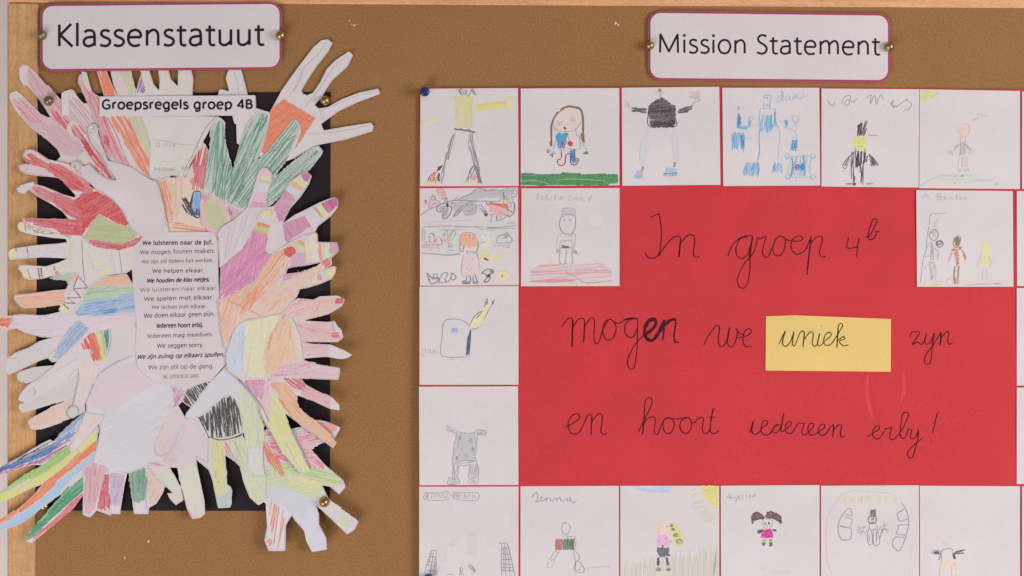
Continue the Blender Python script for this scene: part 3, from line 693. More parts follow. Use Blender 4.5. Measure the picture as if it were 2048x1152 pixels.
A = hand(8.6, "D 210,640 240,590 340,530 400,480 440,440 470,350 500,260 530,160 560,135 600,145 635,180 630,250 600,330 585,440 640,430 700,360 760,250 850,180 900,165 935,200 915,260 850,360 770,450 715,560 800,500 900,450 1000,400 1110,360 1140,390 1135,440 1080,510 990,580 960,630 850,665 760,715 650,790 600,800 575,780 500,850 240,905 225,900",
         'paper_lilac', "pale lilac paper hand with pink and pastel banded fingers, right side above the magenta one")
A.fr = 'D'; A.h("220,640 340,540 480,470 540,480 500,560 430,700 240,880", 70, (190, 140, 180), 5, 1.3, .25, .55)
def band(A, t, col, k=.8, ang=10): A.wash(t, col, k * .7, ang, 1); A.h(t, ang, col, 2.6, 1.7, k * .6, k * 1.2, rag=1)
band(A, "535,160 560,138 600,148 632,180 630,210 530,200", (225, 170, 175), .8, -5); band(A, "530,205 630,212 628,235 525,228", (200, 215, 150), .8, -5); band(A, "525,230 625,238 620,255 520,248", (240, 165, 95), .8, -5)
band(A, "515,260 615,262 605,320 500,320", (200, 195, 225), .5, -5); band(A, "500,325 600,325 590,400 480,390", (220, 150, 175), .6, -5); band(A, "480,390 585,400 580,445 445,440", MG, .6, -20)
band(A, "850,185 900,170 925,200 910,240 880,240 850,205", (190, 50, 130), 1.0, -30); band(A, "815,205 850,195 875,240 905,255 880,300 790,230", (205, 215, 150), .7, -35); band(A, "780,245 800,240 870,300 855,315 765,262", (245, 160, 80), .9, -35)
band(A, "760,270 850,325 820,370 735,300", (195, 200, 225), .7, -35); band(A, "730,300 820,370 780,430 735,510 690,520 640,460 650,420", (205, 95, 150), .75, -25); band(A, "650,440 740,460 720,545 680,545", MG, .9, -30)
band(A, "1010,405 1110,362 1138,390 1130,440 1070,485 1030,440", (190, 45, 115), 1.0, -50); band(A, "970,430 1010,415 1065,490 1030,520", (200, 215, 130), .8, -52); band(A, "945,440 960,435 1030,520 1015,528", (245, 110, 60), 1.0, -52); band(A, "905,455 940,440 1010,535 980,560", (190, 200, 230), .8, -52)
band(A, "875,475 905,460 975,560 940,590 910,560", (225, 190, 205), .6, -55); band(A, "715,565 870,505 930,590 760,700 740,690", (200, 80, 145), .8, -60); A.s("718,565 735,690 760,705", (180, 80, 130), 1.6, .8); A.s("875,505 930,595", (190, 80, 120), 1.2, .8)
outline(A, (170, 110, 130), t=.6, frac=.9); A.done('pencil_colouring')
Sheet("folded_tip", "D 590,790 600,760 612,768 655,795 640,800", A.sh.base + .4, M['paper'], parent=A.sh.o, dfun=curl, curve=False, thick=.1)

A = hand(9.2, "D 235,905 400,760 440,700 480,600 520,500 560,455 620,450 640,480 630,560 590,700 575,790 600,802 660,790 750,710 850,660 960,625 982,650 985,705 1130,710 1146,770 1120,800 1085,830 1000,865 880,890 790,900 750,912 740,950 900,930 1000,920 1100,890 1126,898 1115,950 1090,990 1000,1030 900,1060 600,1100 230,1150",
         'paper_pink', "solid magenta paper hand with striped yellow, blue and orange fingertips, right of the rules")
A.fr = 'D'; MQ = "238,910 400,765 440,705 480,615 590,640 600,690 575,800 640,800 600,880 520,1000 400,1070 235,1145"
A.wash(MQ, (218, 125, 172), .8, 42, 1); A.h(MQ, 42, (210, 95, 155), 2.4, 2.1, .5, .95); A.h(MQ, 80, (200, 80, 145), 6, 1.2, .7, 1.0)
A.h("240,1000 400,900 500,980 260,1130", 45, (195, 75, 140), 3, 1.6, .6, .9)
band(A, "550,500 570,462 615,455 632,480 628,520 545,510", (235, 205, 100), .9, -8); band(A, "540,512 628,525 620,575 530,548", (180, 200, 230), .8, -12); band(A, "512,555 618,578 612,600 505,575", (245, 115, 55), 1.1, -14); band(A, "503,580 610,605 600,640 492,605", (150, 190, 90), .9, -14); band(A, "490,610 598,645 590,665 482,620", (235, 95, 90), .9, -14)
band(A, "1075,715 1130,715 1145,765 1115,795 1080,800", (205, 110, 150), .8, -75); band(A, "1030,712 1072,712 1078,812 1060,835 1030,820", (205, 215, 150), .8, -78); band(A, "985,712 1003,712 1015,850 995,855", (245, 130, 70), 1.0, -82); band(A, "950,715 983,712 995,855 960,860", (215, 215, 225), .6, -82)
band(A, "885,690 960,700 960,860 900,880 885,800", (232, 205, 165), .7, -80); band(A, "850,690 900,740 895,760 820,700", (245, 130, 60), 1., -45); band(A, "800,715 850,700 895,765 860,775", (190, 205, 120), .8, -45); band(A, "890,665 925,650 945,700 920,730", (185, 205, 235), .9, -55); band(A, "925,650 960,635 978,660 975,690 945,700", (232, 210, 120), .8, -50)
band(A, "790,790 880,790 885,880 780,900", (205, 130, 180), .8, -70)
band(A, "1040,920 1120,900 1115,945 1085,985 1045,970", (228, 212, 110), .9, -50); band(A, "1005,930 1040,925 1045,985 1015,990", (165, 200, 235), .9, -80); band(A, "980,950 1005,955 1010,1000 990,1000", (245, 115, 60), 1., -80); band(A, "940,960 980,960 985,1010 945,1020", (200, 210, 150), .7, -80); band(A, "720,960 850,945 800,985 710,1010", (200, 110, 165), .8, 20)
outline(A, (170, 80, 120), t=.7, frac=.9); A.done('pencil_colouring')

A = hand(9.8, "F 365,150 D 270,1140 400,1070 500,1000 560,900 650,790 700,740 790,725 830,790 752,870 742,920 690,990 700,1030 800,970 900,920 1000,880 1040,840 1085,833 1090,880 1010,930 900,1010 850,1060 820,1130 F 920,190 850,262 700,285 580,310 510,350 470,430 440,530 410,520 390,400",
         'paper_warm', "orange and peach shaded paper hand with red fingernails, right of the rules")
A.fr = 'F'; OP = "370,160 420,145 550,70 650,0 715,-100 800,-200 880,-260 940,-270 980,-200 890,-90 840,30 950,-30 1150,-130 1240,-160 1240,-110 1100,0 1000,60 960,140 850,260 700,285 580,310 510,350 470,430 420,510 390,400"
A.wash(OP, (232, 175, 145), .6, 42); A.h("440,140 650,10 720,-90 830,-220 940,-250 880,-100 800,40 700,160 500,220", 50, (238, 130, 70), 3.6, 2.2, .4, .95)
A.h("700,160 1000,40 1220,-130 1100,0 960,140 760,260", 35, (235, 140, 90), 4, 2, .35, .85); A.h("375,170 560,80 500,330 440,480 410,480", 75, (238, 140, 90), 3.4, 2.0, .4, .9)
A.h("600,100 720,20 640,200 520,300", 60, (236, 115, 55), 3, 2.4, .5, .95); A.s("430,150 560,210 690,270", (225, 95, 50), 2, .7); A.s("560,120 620,60 700,-40", (225, 95, 50), 1.8, .5)
A.fr = 'D'; A.wash("722,770 745,745 800,745 815,790 775,825 725,815", (215, 60, 60), 1.0, 20); A.h("722,770 745,745 800,745 815,790 775,825 725,815", 40, RD, 2, 2, .7, 1.0); A.wash("1010,870 1040,848 1082,845 1075,880 1040,900", (215, 90, 85), .9, 20)
A.fr = 'F'; A.s("1000,-60 1040,-80", (190, 90, 60), 1, .6); A.s("975,-40 985,-75", (190, 90, 60), 1, .6)
outline(A, (190, 120, 90), t=.6, frac=.9); A.done('pencil_colouring')
A.sh.o['label'] = "orange and peach shaded paper hand with red fingernails, right of the rules"
Sheet("folded_edge", "D 652,1035 690,985 750,955 725,965 700,1005 690,1050", A.sh.base + .45, M['paper'], parent=A.sh.o, dfun=curl, curve=False, thick=.1)

A = hand(10.4, "F 850,260 920,180 980,140 1100,150 1150,126 1290,120 1342,150 1320,200 1220,262 1100,290 1040,312 1200,322 1255,318 1262,340 1310,370 1332,440 1290,477 1100,477 1012,474 1100,490 1230,495 1340,540 1399,575 1360,600 1310,608 1200,590 1030,603 900,600 850,400",
         'paper_pink', "pink and beige paper hand with three level fingers and red nails, pointing right")
A.fr = 'F'; A.wash("860,260 960,170 1100,150 1290,125 1330,160 1220,255 1040,300 900,310", (230, 175, 155), .6, 10); A.h("900,220 1000,150 1150,160 1150,240 1040,290 900,290", 20, (215, 110, 130), 3.4, 1.8, .3, .8); A.h("1160,140 1280,130 1320,190 1200,250 1130,270", 15, (225, 150, 110), 4, 1.6, .4, .8)
A.wash("1265,150 1325,130 1335,170 1270,185", (210, 70, 80), .9, 10); A.h("1270,140 1325,140 1330,170 1270,180", 10, RD, 2, 2, .5, .9)
A.wash("950,330 1250,330 1320,400 1300,470 1010,470", (225, 165, 160), .6, -10); A.h("950,330 1250,340 1290,400 1200,440 1020,440", -20, (215, 120, 125), 3.6, 1.8, .3, .75); A.wash("1230,415 1300,410 1310,445 1235,445", (215, 80, 80), .8, 5)
A.wash("1020,490 1210,500 1200,580 1030,600", (225, 165, 165), .5, 8); A.h("1010,500 1200,500 1200,570 1020,590", 8, (220, 130, 135), 3.6, 1.8, .3, .7)
A.s("980,145 1100,155 1145,130 1150,190 1120,240", (200, 120, 120), 1.3, .7); outline(A, (200, 120, 120), t=.5); A.done('pencil_colouring')
Sheet("folded_tip", "F 1253,310 1268,320 1290,360 1318,385 1310,405 1275,398 1262,375", A.sh.base + .6, M['paper'], parent=A.sh.o, dfun=curl, curve=False, thick=.1)
Sheet("folded_tip", "F 1215,497 1235,497 1340,542 1396,575 1360,598 1310,605 1215,590", A.sh.base + .35, M['paper'], parent=A.sh.o, dfun=curl, curve=False, thick=.1)

# --- bottom
A = hand(3, "H -175,430 -120,500 -45,575 18,635 -22,640 5,690 45,730 105,690 85,600 35,500 -5,443 55,445 90,600 130,760 170,836 230,830 270,800 265,700 235,560 200,380 290,440 300,300 290,200 220,60 120,60 60,-40 -100,0 -120,200",
         'paper_pink', "pinkish paper hand with one long cream finger hanging straight down, bottom centre")
A.fr = 'H'; A.wash("60,450 190,380 230,560 260,780 180,825 130,740", (205, 205, 170), .5, -82); A.wash("-120,500 -10,445 80,600 60,700 5,680", (195, 205, 170), .5, -60)
A.wash("0,60 220,70 290,240 280,400 60,430 -50,300", (210, 175, 195), .4, 60); A.h("-50,250 100,100 180,150 60,400 -40,420", 60, (190, 120, 165), 6, 1.3, .2, .5); A.h("-60,380 20,250 60,400 -30,440", 70, (215, 130, 140), 5, 1.3, .3, .6)
outline(A); A.done('pencil_colouring')

A = hand(4, "F 90,930 130,830 200,788 310,765 450,760 560,900 H 560,200 600,300 740,500 740,690 680,732 610,670 560,540 540,440 500,400 425,350 440,570 467,590 478,620 465,747 370,753 345,640 325,540 295,460 205,385 200,350 290,400 290,230 300,210 230,60 F 150,975",
         'paper_grey', "paper hand with heavy black pencil scribble on its palm, bottom centre")
A.fr = 'F'; BQ = "95,930 120,850 200,795 300,770 330,800 250,900 170,975"
A.h(BQ, -58, BK, 3.6, 2.4, .75, 1.1); A.h("180,800 300,770 260,850", -45, BK, 4, 1.8, .7, 1.0); A.s("118,825 200,790 310,768", (90, 80, 84), 1.6, .8)
A.h("220,1055 300,1000 400,900 470,890 510,930 545,1050 550,1170 480,1200 400,1215 320,1210", -83, BK, 3.3, 2.8, .8, 1.15, jit=6); A.h("300,1020 440,900 520,960 520,1100 380,1200 330,1160", -78, BK, 6, 2, .7, 1.1)
A.fr = 'H'; A.s("300,205 380,230 480,215 560,180", BK, 2, .8); A.s("500,215 560,185", BK, 2.5, .9)
A.wash("295,230 410,235 435,420 430,620 400,690 350,640 330,400", (208, 200, 120), .75, -84); A.h("295,240 400,240 420,400 360,420", -80, (190, 180, 80), 4, 1.8, .5, .9)
A.s("345,470 365,520 375,560", RD, 1.3, .8); A.s("362,465 350,520 340,560 370,540", RD, 1.2, .8); A.s("355,500 372,550", RD, 1.2, .8)
A.wash("205,385 300,460 325,540 330,580 300,560", TL, .6, -50); A.h("210,390 300,460 325,560 290,520", -55, TL, 3, 1.8, .5, .9)
A.wash("350,620 390,690 435,640 465,600 470,740 375,748", (150, 185, 175), .55, -85); A.h("355,650 470,620 465,740 375,748", -85, TL, 4, 1.6, .3, .7)
A.h("410,245 440,240 520,400 500,410 430,350", -65, (210, 100, 130), 3, 1.8, .5, .95)
A.wash("440,240 560,200 740,520 735,700 680,728 610,660 540,430", (195, 205, 150), .65, -68); A.h("460,240 560,230 700,560 680,720 600,600", -68, (160, 180, 120), 4.5, 1.7, .3, .8)
outline(A); A.done('pencil_colouring')

A = hand(3, "G 665,10 640,60 590,170 530,280 525,312 550,333 600,310 640,250 700,180 760,112 765,170 740,300 712,400 830,440 862,465 970,490 1060,462 1130,430 1190,430 1250,440 1260,370 1200,350 1190,290 1240,150 1330,0 E 1480,860 1480,700 1300,620 1130,560 1060,560 1000,590 900,630 800,690 740,750 700,840 660,940 663,1010",
         'paper_blue', "big pale blue and lilac shaded paper palm below the rules with one pink thumb")
A.fr = 'G'; A.wash("800,0 1200,-60 1350,0 1220,200 1190,400 1050,450 850,450 720,400 760,150", (196, 199, 212), .35, 25); A.h("800,0 1200,0 1250,100 1100,300 900,350 800,200", 25, (180, 195, 220), 6, 2.2, .25, .6)
A.fr = 'E'; A.wash("760,740 1060,620 1200,790 1100,850 900,980 700,980 690,880", (218, 180, 200), .5, 30); A.h("740,800 1050,640 1100,820 800,980", 30, (215, 175, 200), 7, 2, .2, .5)
A.fr = 'G'; A.wash("665,15 800,60 760,115 640,250 590,320 535,310 540,270 620,110", (228, 190, 190), .5, 50); A.s("665,20 720,30 800,50 700,180", (190, 90, 90), 1.2, .5); A.s("620,1 600,0", GY, 1, .3)
A.s("1190,300 1200,340 1240,355 1280,330", GY, 1, .35); A.s("1130,400 1200,410 1260,430", (215, 110, 120), 1.5, .5); A.h("1120,395 1250,410 1260,435 1140,420", -10, PK, 4, 1.5, .3, .6)
A.fr = 'E'; A.h("1330,810 1400,830 1380,920 1330,1000", 70, MG, 3, 1.8, .4, .8); A.h("1340,850 1420,850 1390,960 1340,980", 60, (200, 100, 160), 3, 1.8, .4, .9); A.s("1200,770 1230,785 1250,782", (90, 80, 84), 1.1, .8); A.s("1305,810 1340,850", (90, 80, 84), 1.2, .7); A.s("1345,850 1420,855", PK, 1, .7)
outline(A, t=.5); A.done('pencil_colouring')

A = hand(5, "F 430,650 400,690 300,790 200,930 125,1020 113,1055 150,1072 220,1055 300,990 400,900 450,885 500,920 540,1020 H 545,30 570,200 590,320 600,450 650,505 712,515 715,300 722,130 700,0 F 700,960 600,830 530,770 450,690",
         'paper_blue', "bluish white paper hand with a pointing thumb over the black scribble, lower centre")
A.fr = 'F'; A.wash("430,655 540,780 600,900 540,1000 440,880 320,960 150,1060 130,1030 300,790", (196, 200, 214), .4, 50); A.h("430,680 560,800 540,960 350,900 150,1050", 55, (185, 195, 220), 9, 2.4, .2, .5)
A.wash("540,820 620,860 720,1100 720,1280 590,1290 550,1050", (195, 210, 150), .65, -85); A.h("540,830 640,900 720,1120 700,1300 600,1300 560,1050", -86, (175, 195, 130), 5, 2, .3, .7)
A.fr = 'H'; A.wash("600,330 715,300 712,510 650,500 605,450", (205, 210, 185), .4, -85)
outline(A, t=.6, frac=.9); A.done('pencil_colouring')

A = hand(11, "F 430,560 440,520 470,430 510,350 580,310 700,285 860,255 950,300 1005,420 1035,615 1150,650 1306,675 1300,745 1290,766 1200,765 1010,752 1040,800 1130,850 1240,900 1300,960 1302,1000 1230,990 1100,930 980,888 975,925 1000,1000 1130,1090 H 1130,100 1200,170 1280,250 1250,293 1180,240 1050,150 930,60 888,30 890,50 930,150 1000,300 1073,460 1040,482 1000,480 950,430 880,340 820,230 740,130 690,20 F 690,960 600,840 540,770 440,700 425,620",
         'paper_cream', "colour panelled paper hand with blue, cream and orange blocks and spread fingers, lower right")
A.fr = 'F'
A.wash("440,540 480,420 520,350 580,330 575,560 550,740 470,700 430,620", (185, 200, 225), .6, 82); A.h("480,420 575,380 575,560 550,740 480,640", 85, (150, 180, 215), 4, 1.9, .3, .8)
A.wash("580,320 820,265 850,300 760,450 720,750 570,750", (222, 214, 165), .7, 80); A.h("590,330 830,280 730,560 715,740 575,740", 84, (222, 208, 130), 4.5, 1.8, .3, .8)
A.h("860,270 900,270 800,420 740,640 720,740 715,600 760,420", 72, (236, 130, 70), 2.8, 2.2, .5, 1.0); A.wash("880,280 940,330 1000,480 1020,610 900,640 800,720 730,730 740,600 800,420", (236, 180, 140), .75, 75); A.h("880,300 930,340 960,560 800,700 735,720 760,560", 74, (236, 140, 85), 3.4, 2.0, .4, .9)
A.wash("930,330 990,420 1025,600 980,630 960,500", (222, 200, 180), .6, -80)
A.h("560,770 720,760 725,800 700,850 715,950 650,890", -70, (205, 80, 150), 2.6, 2.2, .5, 1.05); A.wash("560,770 725,765 715,940 650,880", (215, 130, 175), .7, -65)
A.wash("740,760 830,660 1030,625 1300,680 1290,760 1010,750 860,745 780,790", (225, 165, 180), .5, -5); A.h("740,780 830,670 1030,630 1180,670 1000,740 860,740", 15, (205, 95, 125), 2.8, 1.9, .4, .95)
A.h("700,960 720,850 770,780 800,800 780,900 790,1080 750,1060", 85, (222, 130, 140), 3, 1.8, .4, .9); A.wash("700,960 740,800 790,800 790,1090 740,1060", (228, 170, 175), .5, 85)
A.h("860,750 1010,755 1060,840 1050,860 950,830", -38, (215, 70, 90), 2.4, 2.3, .55, 1.05); A.wash("1040,810 1240,905 1300,990 1230,985 1000,880", (222, 150, 160), .6, -25); A.h("1000,830 1200,900 1290,980 1200,960 1020,880", -28, (215, 110, 130), 3.6, 1.9, .35, .85)
A.h("770,790 880,790 970,890 1000,1000 1130,1090 1280,1260 1260,1290 1180,1230 960,1080 850,950", -47, (240, 120, 65), 2.8, 2.3, .5, 1.05); A.wash("780,790 880,790 970,890 1010,1000 1150,1100 1270,1250 1180,1230 960,1080", (238, 160, 115), .7, -45)
A.wash("770,830 850,940 890,1040 930,1170 1000,1310 1060,1470 1000,1470 880,1340 820,1230 750,1100 780,1000", (212, 208, 130), .75, -62); A.h("780,900 880,1040 960,1250 900,1300 820,1180", -60, (200, 200, 90), 3.4, 2.0, .4, .95); A.h("880,1050 950,1100 1000,1200 960,1230", -50, TL, 3, 1.8, .4, .8)
A.s("540,775 600,840 700,960 760,1090", (90, 80, 76), 1.4, .8); outline(A, (160, 120, 100), t=.5, frac=.8); A.done('pencil_colouring')
Sheet("pale_fingertip", "F 1225,895 1245,902 1300,960 1302,1000 1230,988", A.sh.base + .35, M['paper_pink'], parent=A.sh.o, dfun=curl, curve=False, thick=.1)

# --- left side
A = hand(4, "E 52,640 60,600 100,570 200,530 300,470 400,440 500,390 620,310 700,330 800,340 1040,300 1130,370 1130,480 1130,600 1000,590 900,630 800,690 740,750 700,840 660,940 640,980 600,1030 560,1065 515,1040 513,1000 560,960 590,820 608,700 560,740 500,775 440,798 400,830 300,880 195,945 140,920 160,870 210,810 300,750 400,670 440,620 370,600 300,622 200,670 100,712 65,727 48,690",
         'paper', "white paper hand with a small rainbow patch, below the orange, green and blue striped one")
A.fr = 'E'
A.wash("55,640 100,570 300,480 360,590 200,660 70,715", (190, 185, 165), .25, 25); A.s("75,605 130,600 150,630 145,690", (100, 92, 90), 1.2, .7); A.s("255,825 272,850 265,890", (100, 92, 90), 1.2, .7); A.wash("160,880 250,830 270,890 195,940", (180, 185, 200), .3, 30)
A.h("620,480 680,410 710,400 730,480 760,590 760,620 720,630 690,580 690,540 650,540", -68, (225, 60, 50), 2.4, 2.4, .8, 1.1); A.h("680,420 720,400 770,520 780,620 720,628 700,520", -72, OR, 2.4, 2.6, .8, 1.1)
A.h("718,400 765,385 790,480 800,620 780,625 760,520", -76, (215, 200, 90), 2.2, 2.6, .8, 1.05); A.h("765,385 800,378 810,520 805,610 795,500", -82, (150, 190, 110), 2, 2.2, .7, 1.0); A.h("795,378 832,375 835,480 808,610 812,500", -86, (40, 130, 100), 2, 2.4, .7, 1.1)
A.s("848,375 852,440 840,520 815,590", (120, 125, 150), 1.2, .8); A.s("836,375 838,450", (150, 160, 200), 1.4, .7)
A.wash("620,650 760,650 740,750 690,850 640,970 600,950 610,800", (230, 195, 180), .45, 75); A.h("640,660 740,660 690,840 640,960 610,940", 75, (228, 160, 140), 7, 1.8, .2, .5)
A.s("600,680 605,760 570,900 560,960", (120, 112, 112), 1, .6); A.s("520,760 580,690 610,685", GY, 1, .4); A.s("1035,320 1040,345 1030,355 M".replace(" M", ""), (90, 80, 84), 1, .6); A.s("1040,362 1060,370 1062,480 1052,560", (90, 80, 84), 1.1, .8); A.s("1000,580 900,630 800,695 745,745 700,840 655,950", (110, 100, 100), 1.1, .7)
A.s("515,1000 540,970 590,970 602,1010 580,1050 545,1062 515,1035 505,1010", (120, 112, 112), 1.2, .8); A.s("275,790 440,690 600,600", GY, .9, .3)
outline(A, t=.5, frac=.85); A.done('pencil_colouring')
nail = Sheet("thumbnail_circle", "E 525,1005 545,978 580,972 600,995 598,1030 575,1052 545,1055 525,1035", A.sh.base + .35, M['paper_grey'], parent=A.sh.o, dfun=curl, thick=.1)

A = hand(5, "C 108,965 125,960 370,930 505,915 522,880 510,850 430,840 380,833 450,790 600,780 780,820 970,795 1012,860 1060,900 1130,960 1130,1110 E 1130,290 1030,320 900,345 800,365 700,395 690,372 620,440 540,530 440,622 402,633 365,600 375,570 420,545 460,470 480,438 400,440 320,440 200,410 130,372 92,345 98,270 180,262 330,272 455,245 485,190 300,210 190,219 150,200 108,150",
         'paper_lilac', "paper hand striped orange, green and blue with an orange finger, left of the rules")
A.fr = 'C'; A.wash("115,970 370,935 505,920 490,1035 300,1050 190,1058 120,1010", (238, 165, 130), .85, 5); A.h("115,970 370,935 505,920 490,1030 300,1050 190,1058 120,1010", 6, (236, 130, 90), 3.2, 2.0, .4, .95)
A.wash("380,832 450,795 600,790 520,860", (150, 185, 155), .7, 15); A.h("380,832 450,795 600,790 540,880", 15, (120, 170, 135), 4, 1.8, .4, .8); A.h("530,800 600,785 590,870 530,880", 40, PE, 3, 2, .6, .9); A.wash("520,870 620,820 600,960 520,960", (175, 195, 175), .5, 20)
A.wash("710,870 780,825 960,800 1010,860 1010,885 700,895", (236, 170, 135), .85, 5); A.h("710,870 780,825 960,800 1010,850 1000,880 700,893", 4, (236, 145, 105), 3, 2, .5, .9)
A.wash("680,895 1015,890 1045,945 850,1000 600,1040 640,960", (165, 195, 160), .8, 6); A.h("680,898 1015,893 1045,935 800,1000 620,1030", 8, (125, 175, 130), 3.2, 2.0, .45, .95)
A.wash("640,1010 800,990 1045,940 1055,1085 850,1110 580,1140 575,1100", (150, 175, 210), .85, 5); A.h("640,1030 800,1000 1050,960 1050,1060 800,1110 580,1140 580,1090", 8, (95, 145, 200), 2.8, 2.2, .5, 1.05); A.h("580,1100 900,1060 900,1090 585,1140", 6, (60, 120, 190), 3, 2, .7, 1.0)
A.fr = 'E'; A.wash("580,305 640,315 690,375 600,470 450,610 400,610 450,500", (150, 170, 205), .75, 48); A.h("580,310 640,315 690,375 600,470 470,600 400,610 440,520", 46, (95, 130, 190), 2.8, 2.1, .5, 1.0)
A.wash("100,270 330,275 600,270 1040,270 1030,315 800,360 700,390 600,300 450,440 300,430 130,365", (214, 190, 212), .5, 3); A.s("440,290 480,275", (180, 90, 150), 1, .6); A.s("120,330 160,345 210,330", GY, 1, .4); A.wash("820,290 1040,280 1040,310 800,350", (225, 185, 195), .5, 5)
outline(A, t=.4); A.done('pencil_colouring')
ft = Sheet("folded_tip", "E -40,300 0,285 50,278 96,272 92,300 92,345 130,372 60,385 -20,395 -60,350", A.sh.base - .25, M['paper_pink'], parent=A.sh.o, dfun=curl, thick=.2)
B_ = Art(ft); B_.fr = 'E'; B_.h("-50,310 40,285 92,280 85,330 60,365 0,350 -50,360", 20, (235, 85, 55), 2.4, 2.4, .6, 1.1); B_.h("-40,360 60,365 120,375 0,390", 0, (236, 150, 130), 3, 2, .3, .7); B_.done('pencil_colouring')

A = hand(6, "C 135,420 150,400 175,398 400,420 620,480 900,560 1032,590 1015,762 970,792 880,802 780,822 710,872 672,910 640,960 580,1030 520,1092 460,1087 449,1070 480,1020 520,970 560,910 600,800 560,790 500,790 450,800 330,835 230,843 182,832 165,790 140,760 150,732 200,728 350,740 450,710 515,680 430,675 300,672 180,682 75,691 61,640 75,610 120,600 300,575 440,565 515,553 505,530 400,520 250,498 160,472 140,455",
         'paper_cream', "cream paper hand with doodled rings and a zigzag magenta thumb, left side")
A.fr = 'C'
A.wash("140,420 190,410 190,460 145,460", (222, 205, 150), .8, 10); A.s("192,412 198,470", (70, 60, 66), 1.5, .8); A.s("205,440 225,425 240,440 225,460 215,445 230,430 250,450 265,475 290,470 320,450 350,465 300,480 260,470 300,450 340,440 380,475 420,485 350,490 320,480", (80, 70, 76), 1.3, .8)
A.s("380,480 440,490 520,510 540,525 550,505", (100, 90, 92), 1, .6)
A.wash("65,640 80,612 122,602 128,678 78,688", (222, 214, 150), .8, 80); A.s("122,600 130,676", (60, 54, 60), 1.8, .85); A.s("207,592 216,670", (60, 54, 60), 1.8, .85)
for x, y in ((300, 620), (240, 655), (180, 620), (360, 600), (340, 650), (420, 625), (380, 665), (450, 600)): A.scribble(x, y, 12, 7, (190, 150, 190), 1.5, 1.4, .35)
A.wash("150,650 500,590 500,660 220,670", (205, 190, 212), .3, 5)
A.wash("165,770 210,765 230,838 185,828", (228, 210, 140), .8, 80); A.s("210,765 235,835", (60, 54, 60), 1.8, .85); A.s("290,750 305,832", (60, 54, 60), 1.8, .85); A.s("315,748 325,830", (60, 54, 60), 1.8, .85)
for y in (760, 778, 796, 814): A.s("295,%d 320,%d" % (y, y - 2), (60, 54, 60), 1.6, .85)
A.wash("400,745 425,742 432,765 405,765", (240, 110, 70), .9, 10); A.wash("415,785 450,782 455,800 420,803", (240, 120, 80), .9, 10)
A.wash("470,760 560,740 600,780 450,798", (222, 212, 160), .4, 20)
A.s("628,540 632,650 640,760 650,855", (110, 100, 100), 1.4, .8); A.s("915,620 925,700 935,790", (110, 100, 100), 1.3, .75)
A.s("530,540 545,560 530,580 550,600 525,620 545,640 525,660 550,680 535,700 555,720", (205, 195, 130), 2, .7); A.s("560,550 545,575 560,600 540,625 560,650", (205, 195, 130), 1.6, .5); A.s("455,710 470,735 500,720 490,750 530,740 550,760 545,730", (200, 190, 170), 1.4, .6)
A.s("690,630 680,660 710,680 700,710 720,730 700,750 730,765 760,775", (170, 175, 170), 1.3, .6); A.s("850,640 865,670 850,690 880,710 865,740 890,760 870,790", (170, 175, 170), 1.3, .6); A.s("940,620 1000,640 1010,700 980,760", (215, 205, 140), 1.6, .5); A.s("960,640 990,660 985,740", (215, 205, 140), 1.6, .5)
for x, y in ((745, 720), (840, 768), (780, 797), (720, 590)): A.wash("%d,%d %d,%d %d,%d %d,%d" % (x - 30, y, x, y - 18, x + 28, y - 5, x + 5, y + 18), (225, 215, 110), .75, 20)
for seg in ("600,812 675,905", "675,905 562,912", "562,912 622,980", "622,980 515,982", "515,982 578,1027", "578,1027 485,1018", "600,812 562,912"): A.s(seg, (150, 50, 130), 1.9, .9)
for x, y in ((600, 880), (625, 945), (565, 945), (540, 1000)): A.wash("%d,%d %d,%d %d,%d %d,%d" % (x - 14, y, x, y - 12, x + 12, y, x, y + 14), (225, 215, 120), .6, 20)
A.wash("462,1030 485,1035 525,1068 515,1090 460,1082", (228, 210, 130), .9, 30); A.s("485,1030 530,1068", (60, 54, 60), 1.6, .85)
outline(A, t=.45, frac=.85); A.done('pencil_colouring')

A = hand(7, "C 1107,510 1060,490 1000,440 985,400 940,310 860,220 780,165 700,130 A 620,1010 540,960 430,930 370,915 290,860 240,838 195,845 172,885 190,925 240,950 180,950 140,965 150,1005 200,1030 300,1045 420,1055 C 470,70 520,130 578,192 575,212 480,185 340,125 300,115 240,100 130,142 128,155 185,185 215,150 300,210 400,265 480,320 522,376 440,378 300,372 168,367 178,398 240,440 360,470 480,500 620,508 645,540 720,590 920,620 1030,592",
         'paper_pink', "bright red paper hand with a green diamond on its palm, on the left side")
A.full = True; A.fr = 'C'; RQ = "545,260 640,180 740,160 860,225 940,315 985,405 970,430 880,400 760,330 700,400 620,505 540,480 620,380 560,330"
A.wash(RQ, (210, 50, 55), 1.0, 30, 1); A.h(RQ, 25, (208, 40, 48), 1.9, 2.6, .85, 1.08)
A.h("240,130 300,130 420,180 560,230 640,350 600,380 520,340 420,260 300,200", -28, RD, 2.4, 2.4, .6, 1.1); A.h("240,130 320,150 420,200 400,250 300,200", -28, PK, 3, 2, .5, .9)
A.h("180,372 300,376 520,380 640,370 620,500 480,495 420,450 300,430 200,395", -6, RD, 2.2, 2.5, .65, 1.1)
A.fr = 'A'; A.h("175,890 240,870 300,920 370,940 480,970 600,1060 720,1140 700,1180 560,1150 420,1050 340,1000 250,950 200,930", -32, (222, 50, 50), 2.5, 2.5, .55, 1.1); A.h("340,980 420,960 600,1080 680,1170 520,1130", -35, RD, 2.0, 2.8, .9, 1.1)
A.h("560,990 700,1060 780,1150 700,1140 600,1060", -35, (222, 60, 60), 2.6, 2.2, .6, 1.0); A.wash("200,960 340,980 420,1045 220,1020", (222, 170, 175), .4, -10); A.s("195,985 190,1005", RD, 1, .5); A.s("212,980 208,1000", RD, 1, .5)
